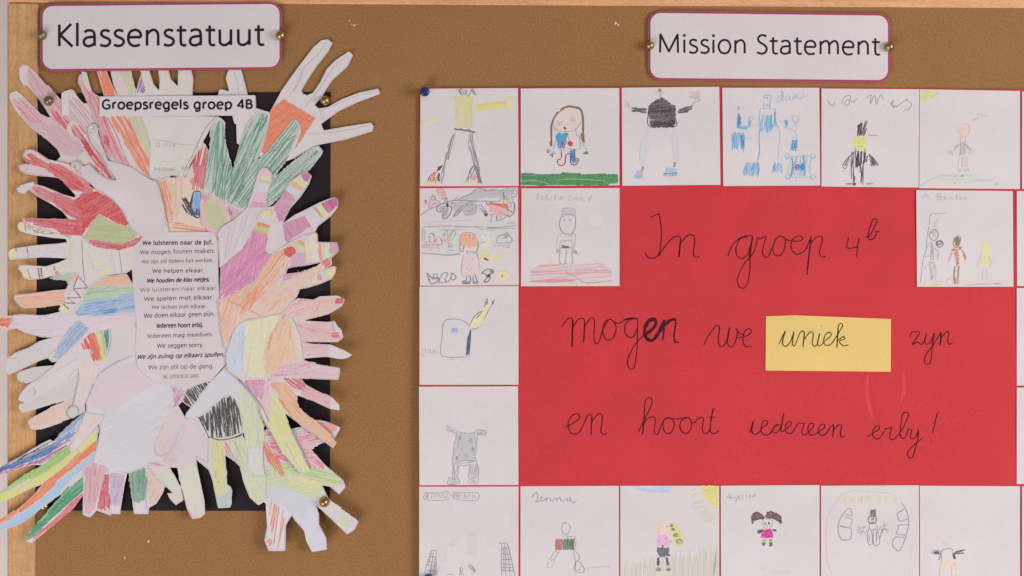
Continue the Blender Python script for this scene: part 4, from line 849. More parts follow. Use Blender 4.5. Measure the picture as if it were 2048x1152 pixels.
A.fr = 'C'; GQ = "760,338 800,370 880,415 985,440 1060,490 1020,530 930,572 840,550 640,525 700,420"
A.wash(GQ, (180, 186, 118), 1.0, 10, 1); A.h(GQ, -5, (156, 168, 96), 3, 2.0, .6, 1.05); A.s("640,528 760,345 800,375 880,418 980,440", (236, 140, 90), 1.6, .8)
A.h("660,530 840,560 930,578 1020,540 1100,508 1040,575 920,612 740,590", -5, RD, 2.2, 2.6, .7, 1.1)
outline(A, (200, 80, 80), t=.5); A.done('pencil_colouring')
Sheet("folded_tip", "C 130,140 165,115 230,96 262,92 262,108 220,150 188,184 140,170", A.sh.base + .45, M['paper'], parent=A.sh.o, dfun=curl, curve=False, thick=.1)

A = hand(8, "A 545,1000 540,970 550,940 585,925 615,950 640,970 690,955 760,1030 830,1070 885,1080 893,1068 830,980 790,900 740,840 700,790 680,720 675,680 695,650 730,643 756,680 752,712 790,830 830,925 1000,975 1130,1060 1205,1090 C 1255,250 1282,400 1292,440 1300,500 1200,520 1107,515 1050,490 1000,440 985,400 940,310 860,220 780,165 A 740,1150 680,1090 620,1050 575,1022",
         'paper_lilac', "plain lilac white paper hand with drawn fingernails, upper left of the rules")
A.fr = 'A'; A.s("700,660 720,655 738,675 735,700 700,715 685,695", (130, 120, 124), 1, .7); A.s("705,685 720,668 726,690 710,690", (80, 70, 76), 1.3, .8)
A.s("550,985 545,955 575,938 610,955 620,985 590,1015 565,1010", (130, 120, 124), 1, .7); A.s("562,980 575,955 585,985 565,975", (80, 70, 76), 1.3, .8)
A.s("700,740 760,830 830,920", (150, 140, 142), 1, .6); A.fr = 'C'; A.s("1210,90 1250,250 1270,400 1285,440", (160, 150, 150), 1, .6)
outline(A, t=.45, frac=.85); A.done('pencil_colouring')

# --- rules sheet and heading strip
rl = Sheet("rules_sheet", "X 270,478 300,465 425,464 436,485 437,560 439,600 448,660 453,700 453,726 422,761 372,776 338,773 305,762 276,735 270,700 274,650 268,600 264,540 266,505", 1.2 + ST * 6.3, M['paper_lilac'],
           "white sheet of printed Dutch class rules in the middle of the paper hands", "printed sheet", dfun=curl, grid=12)
LN = [("We luisteren naar de juf.", 125, 628, 107, 102, 7.6, .20, 0, 'ink', 1), ("We mogen fouten maken.", 108, 645, 174, 162, 7.3, .13, 0, 'ink_grey', 1), ("We zijn stil tijdens het werken.", 120, 635, 240, 229, 6.6, .11, 0, 'ink_grey', 1),
      ("We helpen elkaar.", 195, 568, 309, 304, 7.8, .13, 0, 'ink', 0), ("We houden de klas netjes.", 161, 606, 379, 368, 7.6, .2, .25, 'ink', 0), ("We luisteren naar elkaar.", 108, 662, 445, 431, 7.8, .1, 0, 'ink_grey', 0),
      ("We spelen met elkaar.", 137, 636, 511, 497, 8, .13, 0, 'ink', 0), ("We lachen met elkaar.", 192, 586, 569, 560, 7, .11, 0, 'ink_grey', 1), ("We doen elkaar geen pijn.", 135, 643, 632, 617, 8.2, .12, 0, 'ink', 0),
      ("Iedereen hoort erbij.", 229, 560, 704, 698, 8.6, .17, 0, 'ink', 0), ("Iedereen mag meedoen.", 160, 632, 776, 763, 7.2, .13, 0, 'ink_grey', 1), ("We zeggen sorry.", 230, 564, 848, 841, 8, .13, 0, 'ink', 0),
      ("We zijn zuinig op elkaars spullen.", 92, 712, 928, 909, 8, .17, .3, 'ink', 0), ("We zijn stil op de gang.", 168, 637, 1003, 994, 8.4, .11, 0, 'ink_grey', 0), ("WE LOPEN IN DE GANG", 274, 530, 1072, 1064, 7.6, .09, 0, 'ink_pale', 0)]
for b_, xa, xb, ya, yb, cp, bo, shr, mm, sf in LN:
    text(rl, b_, 250 + xa / 3.6, 250 + xb / 3.6, 460 + ya / 3.6, 460 + yb / 3.6, cp, M[mm], bo, shr, bool(sf), name='printed_line')
st = Sheet("heading_strip", "X 199,193 510,190.5 510,231 199,232.5", 1.2 + ST * 5 + 1.3, M['paper'], "white paper strip with bold heading Groepsregels groep 4B, above the hands", "paper strip", curve=False, grid=14,
           dfun=lambda x, y: 0.5 * np.sin(x * .02))
text(st, "Groepsregels groep 4B", 203.5, 505.5, 217.5, 217, 17.5, M['ink'], 0.225, thin=.8)
pin('dome', 98, 202, 3.6, 9.5, M['brass_dull'], "dull brass drawing pin through a finger of the pink hand, top left", GP)
pin('dome', 651, 201.5, 1.3, 10.5, M['brass'], "brass drawing pin in the top right corner of the black poster", GP)
pin('dome', 649, 1003.5, 8.2, 10.5, M['brass'], "brass drawing pin through a pale finger at the bottom right of the poster", GP)
pin('dome', 90, 1012, 1.3, 10, M['brass'], "brass drawing pin at the poster's bottom left, half under a rainbow finger", GP)

# ================================================================ red poster and drawings
def rdf(x, y):
    e = np.clip((1000 - x) / 170, 0, 1); dn = np.clip((y - 150) / 700, 0, 1)
    return 0.45 * np.sin(x * .006 + 1) + 0.35 * np.sin(y * .008 + x * .002) + e * e * (1.2 + 4.2 * dn)
# ---- red poster
red = Sheet("red_poster", "X 838.5,175.5 1440,173 1838,176.5 2260,182 2260,1250 838,1250 837.5,700", 1.3, M['red'], "big red poster sheet with the handwritten Dutch mission statement", "poster", curve=False, grid=45, dfun=rdf, thick=0.4)
def pen(name, sh, frames, mat, w=2.1):
    """felt pen handwriting as one mesh"""
    a = Art(sh, eps=0.12, clip=False, inc=0.0)
    for fr, lst in frames:
        a.fr = fr
        for t in lst:
            ww = w
            if isinstance(t, tuple): t, ww = t
            a.s(t, (0, 0, 0), ww, 1, wob=.12, taper=.1)
    return a.done(name, mat)
pen("handwritten_word", red, [
 ('p', ["680,118 710,104 740,90", "738,90 750,160 755,240 748,330 735,370 700,395 665,388 642,355", ("736,380 790,300 840,252 870,245 885,262 880,320 873,388", 2.2), ("884,262 880,320 873,388", 2.8), "882,295 920,250 950,235 975,245 980,290 972,360 985,388 1013,380"])], M['felt'])
pen("handwritten_word", red, [
 ('q', ["52,370 75,310 120,258 180,235 217,238", "180,240 130,260 105,320 115,370 150,385 185,350 214,250", ("215,240 200,330 194,395", 3.4), ("213,242 200,370 195,480 175,560 148,582 120,560 120,500 160,420 205,370 235,310 248,245", 2.0),
        "248,245 262,258 302,238 290,290 280,350 300,378 320,368 345,310 370,255 395,238 425,250 430,290 415,345 385,368 355,355 345,310", "405,238 440,262 475,270 520,270 545,258 535,240 505,240 475,265 468,310 490,350 520,355 560,330 602,240", ("600,240 590,330 572,492", 2.8), "592,290 630,250 655,240 675,250 665,300 655,350 670,375 696,370"])], M['felt'])
pen("handwritten_word", red, [
 ('q', ["847,245 838,315 910,308", "916,252 905,310 900,375", "958,245 985,235 1020,170 1034,130 1010,125 990,170 975,240 990,262 1010,255 1030,220 1025,205 1055,212"])], M['felt'])
pen("handwritten_word", red, [
 ('p', ["80,860 115,810 140,800 155,815 152,900", ("154,815 152,900 150,995", 3.2), "155,860 190,810 215,803 235,812 232,850", ("235,820 232,900 228,970", 2.8), "235,860 270,805 290,800 302,830 298,920 305,970 322,975 340,940 358,880 390,820 408,808 435,830 448,870 430,930 400,950 375,940 358,890 370,830 395,810",
        "438,825 460,838 490,825 530,805 585,803", ("500,815 540,803 590,803", 3.4), "560,803 520,830 505,870 515,910 545,933 570,920 590,870", "595,803 592,900 590,1000 575,1120 555,1147 530,1130 530,1070 570,990 620,930 650,905",
        ("650,910 700,870 718,830 705,808 670,815 645,860 645,920 670,948 700,948 735,900 775,815", 6.5), ("705,808 670,820 650,860", 6), ("745,890 780,830", 7), ("776,810 772,880 763,950", 3.2), ("776,850 815,815 852,808", 6), ("852,808 852,840 840,920 850,965 873,960", 3.0)])], M['felt'])
pen("handwritten_word", red, [
 ('p', ["1042,982 1080,910 1120,857 1140,850 1147,880 1140,950 1150,990 1165,995 1190,970 1210,900 1215,862", ("1214,870 1202,950 1200,965", 3), "1200,962 1215,995 1240,990 1262,940 1270,890 1260,868 1285,905 1320,915"]),
 ('q', ["108,908 140,905 175,895 207,870 195,848 165,860 150,910 160,955 185,967 208,962"])], M['felt'])
pen("handwritten_word", red, [
 ('q', ["1252,905 1260,872 1285,868 1315,870 1290,915 1265,952 1300,935 1325,952 1345,930 1360,880", "1360,880 1347,935 1358,950 1385,935 1412,878", ("1412,875 1398,955", 2.6), "1398,950 1388,1060 1367,1082 1348,1070 1355,1020 1400,960 1452,875", ("1457,870 1450,957", 3), "1450,915 1490,868 1508,870 1500,930 1510,950 1530,942"])], M['felt'])
pen("handwritten_word", red, [
 ('r', ["148,490 240,440 300,395 298,360 270,345 220,370 188,430 190,500 220,545 265,555 310,520 350,440 390,360 410,348 430,375", ("430,370 425,450 418,562", 2.6), "428,430 480,360 510,345 535,360 532,440 520,520 540,555 585,545"])], M['felt'])
pen("handwritten_word", red, [
 ('r', ["905,535 950,440 1010,320 1045,230 1035,185 1010,178 975,220 965,350 950,470", ("966,330 958,450 948,557", 2.8), "952,460 1000,395 1045,378 1075,392 1075,450 1065,520 1080,555 1102,555 1130,490 1165,415 1200,392",
        "1215,382 1175,400 1155,460 1175,530 1215,548 1255,520 1272,450 1250,400 1215,382", ("1200,390 1300,398 1400,385 1430,390", 2.2), "1400,388 1350,410 1330,470 1350,530 1400,545 1440,510 1450,440 1430,395 1400,386",
        "1445,430 1480,438 1515,395 1545,388 1578,385", "1576,385 1565,450 1560,520 1590,548 1620,535 1645,490", ("1673,288 1655,380 1640,480", 2.6), "1642,470 1640,510 1655,542 1690,548 1728,520", "1632,382 1696,380"])], M['felt'])
pen("handwritten_word", red, [
 ('s', ["88,648 120,545", ("121,543 105,625 108,645", 2.5), "107,630 115,657 140,662 175,640 200,600 240,575 245,545 222,538 195,570 185,620 205,660 240,668 275,650 305,600 350,572", "355,575 320,580 295,610 297,645 320,650 350,625 372,570", ("390,475 375,560 362,625", 2.4),
        "362,615 368,640 400,625 450,578 455,550 430,548 405,590 410,640 440,657 470,640 500,590 530,560", "530,560 545,568 572,563 555,620 552,655 580,667 615,640 655,592 655,568 630,562 605,600 612,650 640,670 680,655 725,625 755,600 755,578 725,572 700,612 707,657 735,672 770,650 810,590 832,575",
        ("833,578 832,620 827,686", 2.6), "833,625 880,577 905,580 895,640 900,687 932,680", "88,463 93,466"])], M['felt'])
pen("handwritten_word", red, [
 ('s', ["1135,683 1190,650 1240,612 1242,590 1215,590 1185,630 1185,680 1215,704 1250,690 1280,640 1305,605", "1300,612 1325,608 1352,600 1337,650 1335,697 1365,710 1405,675 1450,610 1495,510 1502,475 1480,463 1450,480 1435,560 1425,650 1437,692 1465,697 1490,650 1497,610",
        "1495,612 1530,625 1515,680 1532,702 1560,690 1590,630", ("1590,622 1585,700", 2.4), "1585,700 1560,790 1540,860 1515,875 1492,850 1500,810 1570,740 1630,692", "1761,465 1740,540 1716,648", "1540,579 1546,577", "1598,575 1604,573", "1702,722 1708,721"])], M['felt'])
# smudges of chalky glue on the poster
sm = Art(red, eps=.1, clip=False); sm.tone = (196, 56, 64); sm.fr = 's'
for t, w in (("1140,120 1128,260 1145,400 1190,540", 9), ("1450,80 1462,250 1425,390", 7)):
    sm.s(t, (199, 72, 79), w, .2, wob=.05, taper=1.0); sm.done('glue_smear', M['smear'])
# ---- yellow card
ye = Sheet("yellow_card", "X 1532,632.5 1590,630.5 1782,638 1781.5,743.5 1531,741", 1.9, M['yellow'], "yellow card strip with the word uniek written on it, glued on the red poster", "paper card", curve=False, grid=20, dfun=rdf)
pen("handwritten_word", ye, [('q', ["388,948 415,890 430,862", ("430,862 412,930 415,955", 2.4), "412,945 422,963 442,960 467,925 487,868", ("487,866 478,930 476,957", 2.4), "478,950 488,965 505,930 525,878 545,862 556,880 548,930", ("556,875 550,930 547,967", 2.4), "550,925 590,872 610,868 614,895 608,945 622,965 638,955 657,880", ("657,878 645,930 642,955", 2.4), "642,950 650,963 670,952 690,928 725,900 735,880 715,872 692,890 682,935 700,958 730,950 760,910 790,860 808,825 795,810 780,830 775,880 772,915", ("778,850 774,910 769,972", 2.4), "775,925 815,898 822,915 785,930 810,958 845,955", "668,829 672,829"])], M['felt2'], 2.0)

# ---- drawings
DG = "children's drawings framing the red poster"
def card(outline_, label, tone='paper', ph=0.0, d=1.9, slot=None):
    f = lambda x, y, ph=ph: rdf(x, y) + 0.30 * np.sin(x * .025 + ph) + 0.22 * np.cos(y * .03 + ph * 2)
    sh = Sheet("drawing", outline_, d, M[tone], label, "drawing", DG, curve=False, grid=14, dfun=f, thick=0.28)
    a = Art(sh); a.edge = True
    return a
G1 = (95, 90, 96)
# 1 giraffe-legged figure
A = card("X 841,177.5 1036,176 1037.5,372 840,372.5", "drawing of a long-legged yellow figure with flaming feet, under the dark blue pin", ph=.3); A.fr = 'a'
A.s("420,40 450,80 480,105 440,60 470,40 490,90 520,60 500,50 530,115 560,60 580,40 605,100 560,40 590,90", (80, 74, 80), 1.3, .75); A.s("440,35 470,95", (80, 74, 80), 1.2, .7)
A.wash("400,110 575,100 577,430 405,430", (208, 198, 120), .6, 88, 2); A.h("405,110 572,105 575,425 408,428", 88, (200, 190, 95), 2.6, 1.8, .45, .9)
A.wash("600,210 620,190 905,158 905,222 640,262 600,262", (214, 202, 100), .7, 6, 2); A.h("625,195 905,160 905,220 625,245", 5, (205, 188, 60), 2.2, 1.8, .5, 1.0); A.wash("915,110 975,110 985,265 925,270", (214, 205, 130), .55, 80); A.wash("65,370 250,330 270,355 90,425", (218, 208, 140), .4, 12)
A.s("395,440 480,450 600,472", (80, 78, 82), 3, .8, rep=2); A.s("400,425 430,455 460,435 500,460 540,440 575,470", (90, 88, 92), 1.4, .7, rep=2)
A.h("400,470 385,520 350,690 330,745 310,760 300,850 270,990 258,990 290,760 330,600 380,490", 72, G1, 1.8, 1.5, .5, .95); A.s("405,470 360,560 320,700 290,800 262,900 262,990", G1, 1.2, .7); A.s("400,480 385,540 345,700 330,750 335,700", G1, 1.2, .7)
A.h("555,475 575,475 600,650 645,850 665,985 640,985 600,850 565,700 545,560", -78, G1, 2.0, 1.5, .45, .9); A.s("550,480 535,600 570,700 600,820 640,900 668,985", G1, 1.2, .7); A.s("575,475 580,590 610,700 650,860", G1, 1.2, .7)
A.h("205,865 235,815 275,795 265,830 225,870", 60, BK, 1.8, 2, .8, 1.1); A.h("228,870 248,880 245,970 225,960", 80, BK, 1.6, 1.8, .8, 1.1)
for t in ("200,870 160,930 130,960", "210,860 180,950 140,975", "190,880 200,960 220,985", "240,880 215,930 200,985", "170,900 190,950"): A.s(t, OR, 2, .95)
for t in ("195,870 140,920 130,960", "150,925 160,970 125,975", "205,890 175,960"): A.s(t, BK, 1.4, .85)
A.wash("100,995 130,960 240,985 240,998", (200, 200, 110), .5, 5)
A.h("545,870 600,860 615,970 560,975", 75, OR, 1.9, 2, .6, 1.1)
for t in ("600,790 545,860 530,980", "600,800 560,850 500,985", "610,800 630,900 628,985", "600,820 580,870 545,940", "640,880 668,985", "650,860 600,800"): A.s(t, G1, 1.4, .8)
A.wash("490,985 620,940 640,990", (210, 205, 130), .4, 5); A.done()
# 2 girl
A = card("X 1041.5,177 1238.5,176 1239,370.5 1041.5,372", "drawing of a girl with long brown hair above a bright green strip of grass", ph=1.1); A.fr = 'a'
A.wash("1055,880 1150,885 1300,905 1400,900 1460,890 1460,872 1560,882 1740,895 1880,885 1940,905 2028,900 2030,995 1055,998", (50, 130, 62), 1.25, 2, 1); A.h("1055,880 1150,885 1300,905 1400,900 1460,890 1460,872 1560,882 1740,895 1880,885 1940,905 2028,900 2030,995 1055,998", 1, (44, 132, 66), 2.2, 3.4, .85, 1.1); A.s("1400,950 1560,940 1700,945 1900,955", (110, 165, 90), 1.6, .7); A.s("1060,960 1200,955 1330,985", (90, 155, 80), 1.6, .6)
A.wash("1420,250 1530,225 1620,240 1650,300 1650,380 1600,440 1520,465 1420,450 1380,400 1385,320", (220, 190, 180), .5, 10)
A.s("1365,610 1362,500 1365,400 1400,310 1450,255 1525,215 1590,222 1650,240 1675,310 1680,400 1680,500 1690,580", (122, 92, 52), 4.2, 1.0, wob=.08); A.s("1355,560 1362,612", (122, 92, 52), 5, 1); A.s("1670,480 1682,570", (122, 92, 52), 6.5, 1)
A.s("1385,380 1395,430 1420,450 1470,462 1560,462 1620,430 1655,370", (120, 100, 110), 1, .7); A.s("1385,440 1410,462", (120, 100, 110), 1, .7)
for x, y in ((1440, 385), (1575, 352)): A.s("%d,%d %d,%d %d,%d %d,%d %d,%d" % (x-28, y, x-5, y-25, x+28, y-8, x+8, y+22, x-26, y+8), (110, 110, 130), 1.1, .7); A.dot(x, y, 1.3, (90, 90, 100))
A.h("1470,425 1495,415 1500,405 1518,430 1495,450 1480,440", 40, (190, 20, 40), 1.3, 1.8, .9, 1.1)
A.wash("1530,540 1620,500 1650,600 1640,630 1520,640", (225, 195, 195), .5, 10); A.h("1420,475 1510,475 1520,520 1515,640 1425,640 1415,560 1400,530", 80, (30, 150, 200), 1.7, 2.2, .85, 1.1); A.h("1500,475 1530,480 1535,505 1500,510", 30, (40, 130, 70), 1.4, 1.8, .8, 1.1); A.s("1520,510 1490,550", (40, 130, 70), 1.2, .8); A.s("1520,510 1545,545", (40, 130, 70), 1.2, .8)
A.h("1455,580 1472,555 1492,580 1485,608 1460,605", 40, (215, 30, 40), 1.3, 2, .95, 1.1); A.h("1520,580 1545,550 1580,570 1575,605 1545,618 1522,600", 40, (215, 30, 40), 1.3, 2, .95, 1.1)
A.s("1610,430 1612,500 1640,510 1650,600 1640,640 1520,635", (120, 90, 110), 1, .7); A.s("1405,550 1390,620 1350,660", (120, 100, 110), 1, .6); A.s("1650,570 1700,620 1720,650", (120, 100, 110), 1, .6)
A.scribble(1330, 660, 14, 16, (150, 80, 50), 2, 1.5, .8); A.scribble(1360, 695, 18, 10, GN, 2, 1.3, .7); A.dot(1372, 712, 1.6, (20, 90, 60)); A.scribble(1385, 680, 14, 14, (120, 140, 90), 2, 1.2, .6); A.h("1668,685 1720,660 1730,640 1732,690 1690,695", 30, GN, 1.5, 1.8, .7, 1.1)
A.wash("1470,650 1520,650 1490,740 1490,800 1440,800 1420,760 1455,735", (226, 188, 190), .6, 80)
A.s("1462,640 1462,735 1430,740 1420,765 1440,800 1475,805 1500,775 1510,700 1550,690 1555,780 1580,798 1615,790 1635,745 1625,732 1600,742 1597,640", (90, 20, 50), 1.7, 1.0)
A.h("1545,640 1592,640 1598,735 1615,740 1620,755 1600,790 1570,785 1555,740", 80, (30, 120, 180), 1.7, 2.3, .85, 1.1); A.s("1555,700 1555,780 1585,797 1615,785", (30, 30, 100), 1.6, .9); A.done()
# 3 black sweater
A = card("X 1243.5,175.5 1438.5,173.5 1441,369.5 1244.5,371.5", "drawing of a headless-looking person in a black sweater and pale blue trousers", ph=2.0); A.fr = 'b'
A.h("390,95 440,55 500,90 490,110 440,125 400,115", 30, (190, 165, 140), 2.4, 1.6, .4, .8); A.scribble(448, 78, 14, 18, (120, 60, 40), 3, 1.4, .8); A.s("445,110 448,160", (150, 120, 100), 2, .7); A.s("462,110 462,150", (150, 120, 100), 1.2, .6)
SW = "332,240 370,200 440,165 470,150 540,195 608,240 615,330 605,350 605,410 590,440 360,445 345,420 345,350 330,320"
A.wash(SW, (70, 62, 66), .85, 3, 1); A.h(SW, 3, BK, 2.4, 2.2, .65, 1.05); A.h("380,380 600,370 600,430 370,440", 2, BK, 1.8, 2.6, .9, 1.1); A.h("340,280 610,260 610,290 345,310", 5, BK, 2.2, 2.2, .8, 1.1)
A.s("340,240 332,320 350,440 600,440 605,350", BK, 1.8, .9); A.h("165,245 320,262 318,310 160,288", 0, (50, 52, 54), 1.8, 2.3, .75, 1.1); A.h("625,275 760,232 785,240 750,290 625,315", 15, (50, 50, 54), 1.8, 2.3, .7, 1.1)
A.h("90,180 125,165 130,250 100,255", 70, (205, 180, 165), 3, 1.6, .3, .6); A.s("130,210 158,262", (150, 130, 120), 1.1, .5); A.s("115,190 140,250", (150, 130, 120), 1.1, .4)
A.h("735,110 790,70 855,75 858,160 800,190 735,160", 50, (200, 170, 145), 2.6, 1.6, .4, .75); A.s("735,140 850,170 790,205 770,232", (160, 130, 110), 1.4, .6); A.s("740,100 850,110 760,130 855,145", (190, 160, 130), 1.4, .6); A.s("805,190 770,235", (150, 120, 100), 1.4, .7)
A.wash("345,450 600,450 625,560 630,770 590,770 560,560 380,540 320,700 280,820 245,800 260,620", (188, 196, 220), .28, 75); A.s("345,470 300,560 255,620 250,800", (170, 180, 210), 1.2, .5); A.s("610,500 630,600 625,780", (170, 185, 215), 1.8, .6); A.s("380,540 320,680 280,820", (170, 180, 210), 1.2, .4); A.s("560,540 590,660 590,770", (170, 180, 210), 1.2, .4)
A.h("262,840 288,830 290,880 258,885", 80, (120, 110, 80), 2, 1.6, .4, .8); A.h("585,790 612,785 608,840 580,850", 70, (120, 110, 80), 2, 1.6, .4, .8)
A.wash("210,885 285,880 275,955 190,955", (130, 160, 205), .6, 3); A.h("190,925 280,915 275,955 190,955", 2, (80, 120, 180), 2, 1.8, .5, .9); A.wash("510,860 630,870 620,930 480,930", (140, 165, 205), .6, 3); A.h("485,905 625,895 618,932 480,932", 2, (75, 105, 165), 2, 1.8, .6, 1.0); A.done()
# 4 blue robots
A = card("X 1444.5,175.5 1638.5,175.5 1640.5,371 1446.5,372", "drawing in light blue pencil of boxy blue robots with a half visible name", ph=2.8); A.fr = 'b'
SB = (72, 158, 208); S2 = (110, 160, 200)
A.s("1665,125 1630,150 1618,185 1635,190 1665,160 1680,100 1660,85 1680,120 1672,185 1690,180", S2, 1.6, .7); A.s("1735,130 1705,150 1710,180 1745,150 1748,135 1740,170 1755,178", S2, 1.5, .65); A.s("1770,175 1790,130 1800,110 1798,165 1815,125 1830,115 1828,165 1870,150 1885,120", S2, 1.5, .6); A.s("1850,110 1880,90 1910,150 1930,100", (170, 175, 185), 1.4, .4)
A.s("1488,165 1492,130 1530,125 1560,135 1550,190 1545,260", SB, 1.8, .8); A.s("1485,200 1485,265", SB, 1.5, .7); A.dot(1518, 152, 1.6, (40, 110, 160)); A.s("1500,215 1510,230 1505,245 1515,215 1530,215 1525,235 1540,245", S2, 1.2, .7)
A.done('pencil_lettering'); A.s("1450,262 1600,265", SB, 1.4, .7); A.s("1450,270 1440,380 1450,500", SB, 1.4, .8); A.s("1600,260 1605,380 1630,465", SB, 1.8, .8); A.h("1490,320 1575,320 1578,470 1530,520 1495,480", 86, SB, 2.2, 2.2, .5, 1.0); A.h("1450,310 1490,310 1495,490 1455,500", 88, SB, 3.5, 1.6, .4, .8); A.h("1580,300 1605,290 1612,440 1585,470", 88, (40, 130, 190), 3.4, 1.6, .4, 1.0)
A.h("1210,240 1250,235 1250,270 1230,300", 50, S2, 2, 1.8, .6, 1.0); A.h("1225,310 1255,305 1260,420 1225,460 1212,440", 86, (40, 130, 185), 1.8, 2.2, .7, 1.1); A.h("1215,430 1330,435 1325,470 1215,460", 0, SB, 2, 2, .5, .9); A.h("1325,370 1365,370 1360,430 1330,470", 80, SB, 2, 1.8, .5, .9); A.s("1330,370 1360,340 1385,370", S2, 1.2, .6); A.s("1370,430 1440,425", S2, 1.1, .7)
A.h("1163,500 1293,495 1298,670 1165,670", 88, SB, 2.0, 2.3, .5, 1.05); A.h("1250,520 1290,520 1290,660 1262,660", 85, (30, 120, 185), 2, 2.2, .7, 1.1); A.s("1160,570 1300,565 1370,560", S2, 1.2, .7); A.s("1280,620 1285,700", SB, 1.5, .8)
A.s("1440,480 1440,620 1445,690 1425,780", (60, 130, 180), 1.6, .85); A.s("1650,480 1640,600 1630,770", S2, 1.1, .7); A.s("1640,390 1700,395", S2, 1.1, .6); A.h("1690,370 1728,368 1725,430 1700,430", 80, SB, 1.6, 2, .6, 1.1); A.s("1700,420 1705,455", SB, 1.3, .8); A.s("1720,420 1720,450", SB, 1.3, .8)
A.s("1810,330 1775,340 1770,370 1800,395 1830,385 1835,350 1815,330", S2, 1.3, .7); A.s("1800,395 1785,440", S2, 1.2, .6); A.s("1820,395 1810,460", S2, 1.2, .6); A.s("1700,455 1770,470 1810,510 1780,565", S2, 1.1, .6); A.s("1815,520 1820,565", S2, 1.1, .5); A.h("1765,570 1820,568 1825,650 1800,695 1755,690", 85, (45, 145, 200), 2, 2.2, .6, 1.1)
A.h("1310,800 1430,795 1435,935 1290,935 1280,900", 86, SB, 2.4, 2.0, .45, 1.0); A.s("1425,790 1440,860 1425,945", (40, 120, 180), 1.6, .8); A.s("1280,910 1300,840 1340,795", SB, 1.4, .8); A.h("1590,800 1665,795 1675,905 1575,900", 86, SB, 2.4, 2, .45, .95); A.s("1570,910 1580,850 1600,790", SB, 1.4, .7)
A.h("1765,740 1920,735 1915,940 1760,940", 86, SB, 2.6, 2.0, .4, .95); A.s("1770,750 1775,830 1755,950", (40, 130, 190), 2.2, .9); A.h("1850,810 1895,810 1900,870 1855,880", 60, (30, 130, 190), 1.6, 2.4, .9, 1.1); A.scribble(1822, 845, 26, 28, (70, 60, 120), 4, 1.4, .8); A.s("1760,745 1950,735 1945,830 1950,930", S2, 1.3, .7); A.s("1885,720 1890,800", (30, 120, 180), 1.6, .8)
for x, y in ((1725, 735), (1975, 735), (1725, 940), (1975, 940)): A.scribble(x, y, 26, 28, S2, 1.5, 1.2, .6)
A.s("1740,760 1765,750 1740,930 1990,945", S2, 1.1, .5); A.s("1810,950 1810,1000", S2, .9, .5); A.done()
# 5 wizard
A = card("X 1643,177 1838.5,178.5 1837.5,375 1643,373", "drawing of a small black figure with a tall pointed black hat and yellow face", ph=3.6); A.fr = 'c'
PG = (110, 104, 110)
for t in ("100,175 125,220 150,235 175,200", "280,135 250,175 245,215", "275,140 325,130 325,180 300,230 270,215 300,170 340,195 370,185 400,155", "490,150 520,130 540,125 530,170 530,215", "530,215 555,150 570,125 580,170 590,220 615,150 635,120 660,175", "485,155 500,165", "720,215 745,205 760,180 745,185 735,230 760,235 800,235 880,175 900,160", "880,175 930,200 935,235 905,275 870,270", "770,180 745,210 760,245 800,245"): A.s(t, PG, 1.4, .7)
A.done('pencil_lettering'); A.h("385,525 400,430 440,390 500,370 518,372 490,460 470,545 430,530 400,535", 75, BK, 2.0, 2.3, .75, 1.1); A.s("500,527 550,527 610,532", PG, 1.1, .8)
A.wash("350,560 400,545 480,550 498,600 485,650 400,675 355,640", (214, 206, 100), .85, 10, 3); A.h("360,570 480,560 485,650 370,660", 15, (205, 196, 80), 3, 1.8, .5, .9); A.s("395,640 430,645 455,625", (110, 100, 40), 1.3, .8); A.dot(412, 605, 1.1, (150, 140, 60))
A.h("340,690 390,680 460,680 500,720 490,800 440,820 400,850 370,870 378,1010 345,1010 330,850 330,780", 86, BK, 2.0, 2.4, .75, 1.1); A.h("420,800 465,800 465,900 455,1010 430,1010 425,900", 86, BK, 2.4, 1.9, .6, 1.05); A.s("375,660 390,690", BK, 1.5, .9); A.s("470,660 480,700", BK, 1.5, .9)
A.h("330,720 340,745 285,840 240,840 260,790", 55, BK, 2.6, 1.7, .5, 1.0); A.s("250,840 280,865 300,815", BK, 1.3, .8); A.h("490,710 520,715 590,780 605,820 560,850 530,830 520,770", -60, BK, 2.3, 1.9, .55, 1.05); A.s("590,830 610,810 600,840", PG, 1.2, .7)
A.h("265,1010 340,1000 340,1022 300,1020", 5, (90, 86, 92), 2, 1.8, .4, .8); A.h("470,1010 570,1000 520,1025", 5, (90, 86, 92), 2, 1.8, .4, .8); A.h("345,1000 385,1000 380,1030 350,1035", 80, BK, 2, 2, .7, 1); A.h("425,1000 455,1000 455,1030", 80, BK, 2, 2, .7, 1)
A.s("140,880 200,855", (215, 195, 160), 1, .5); A.s("240,850 285,920", (215, 195, 170), 1, .4); A.done()
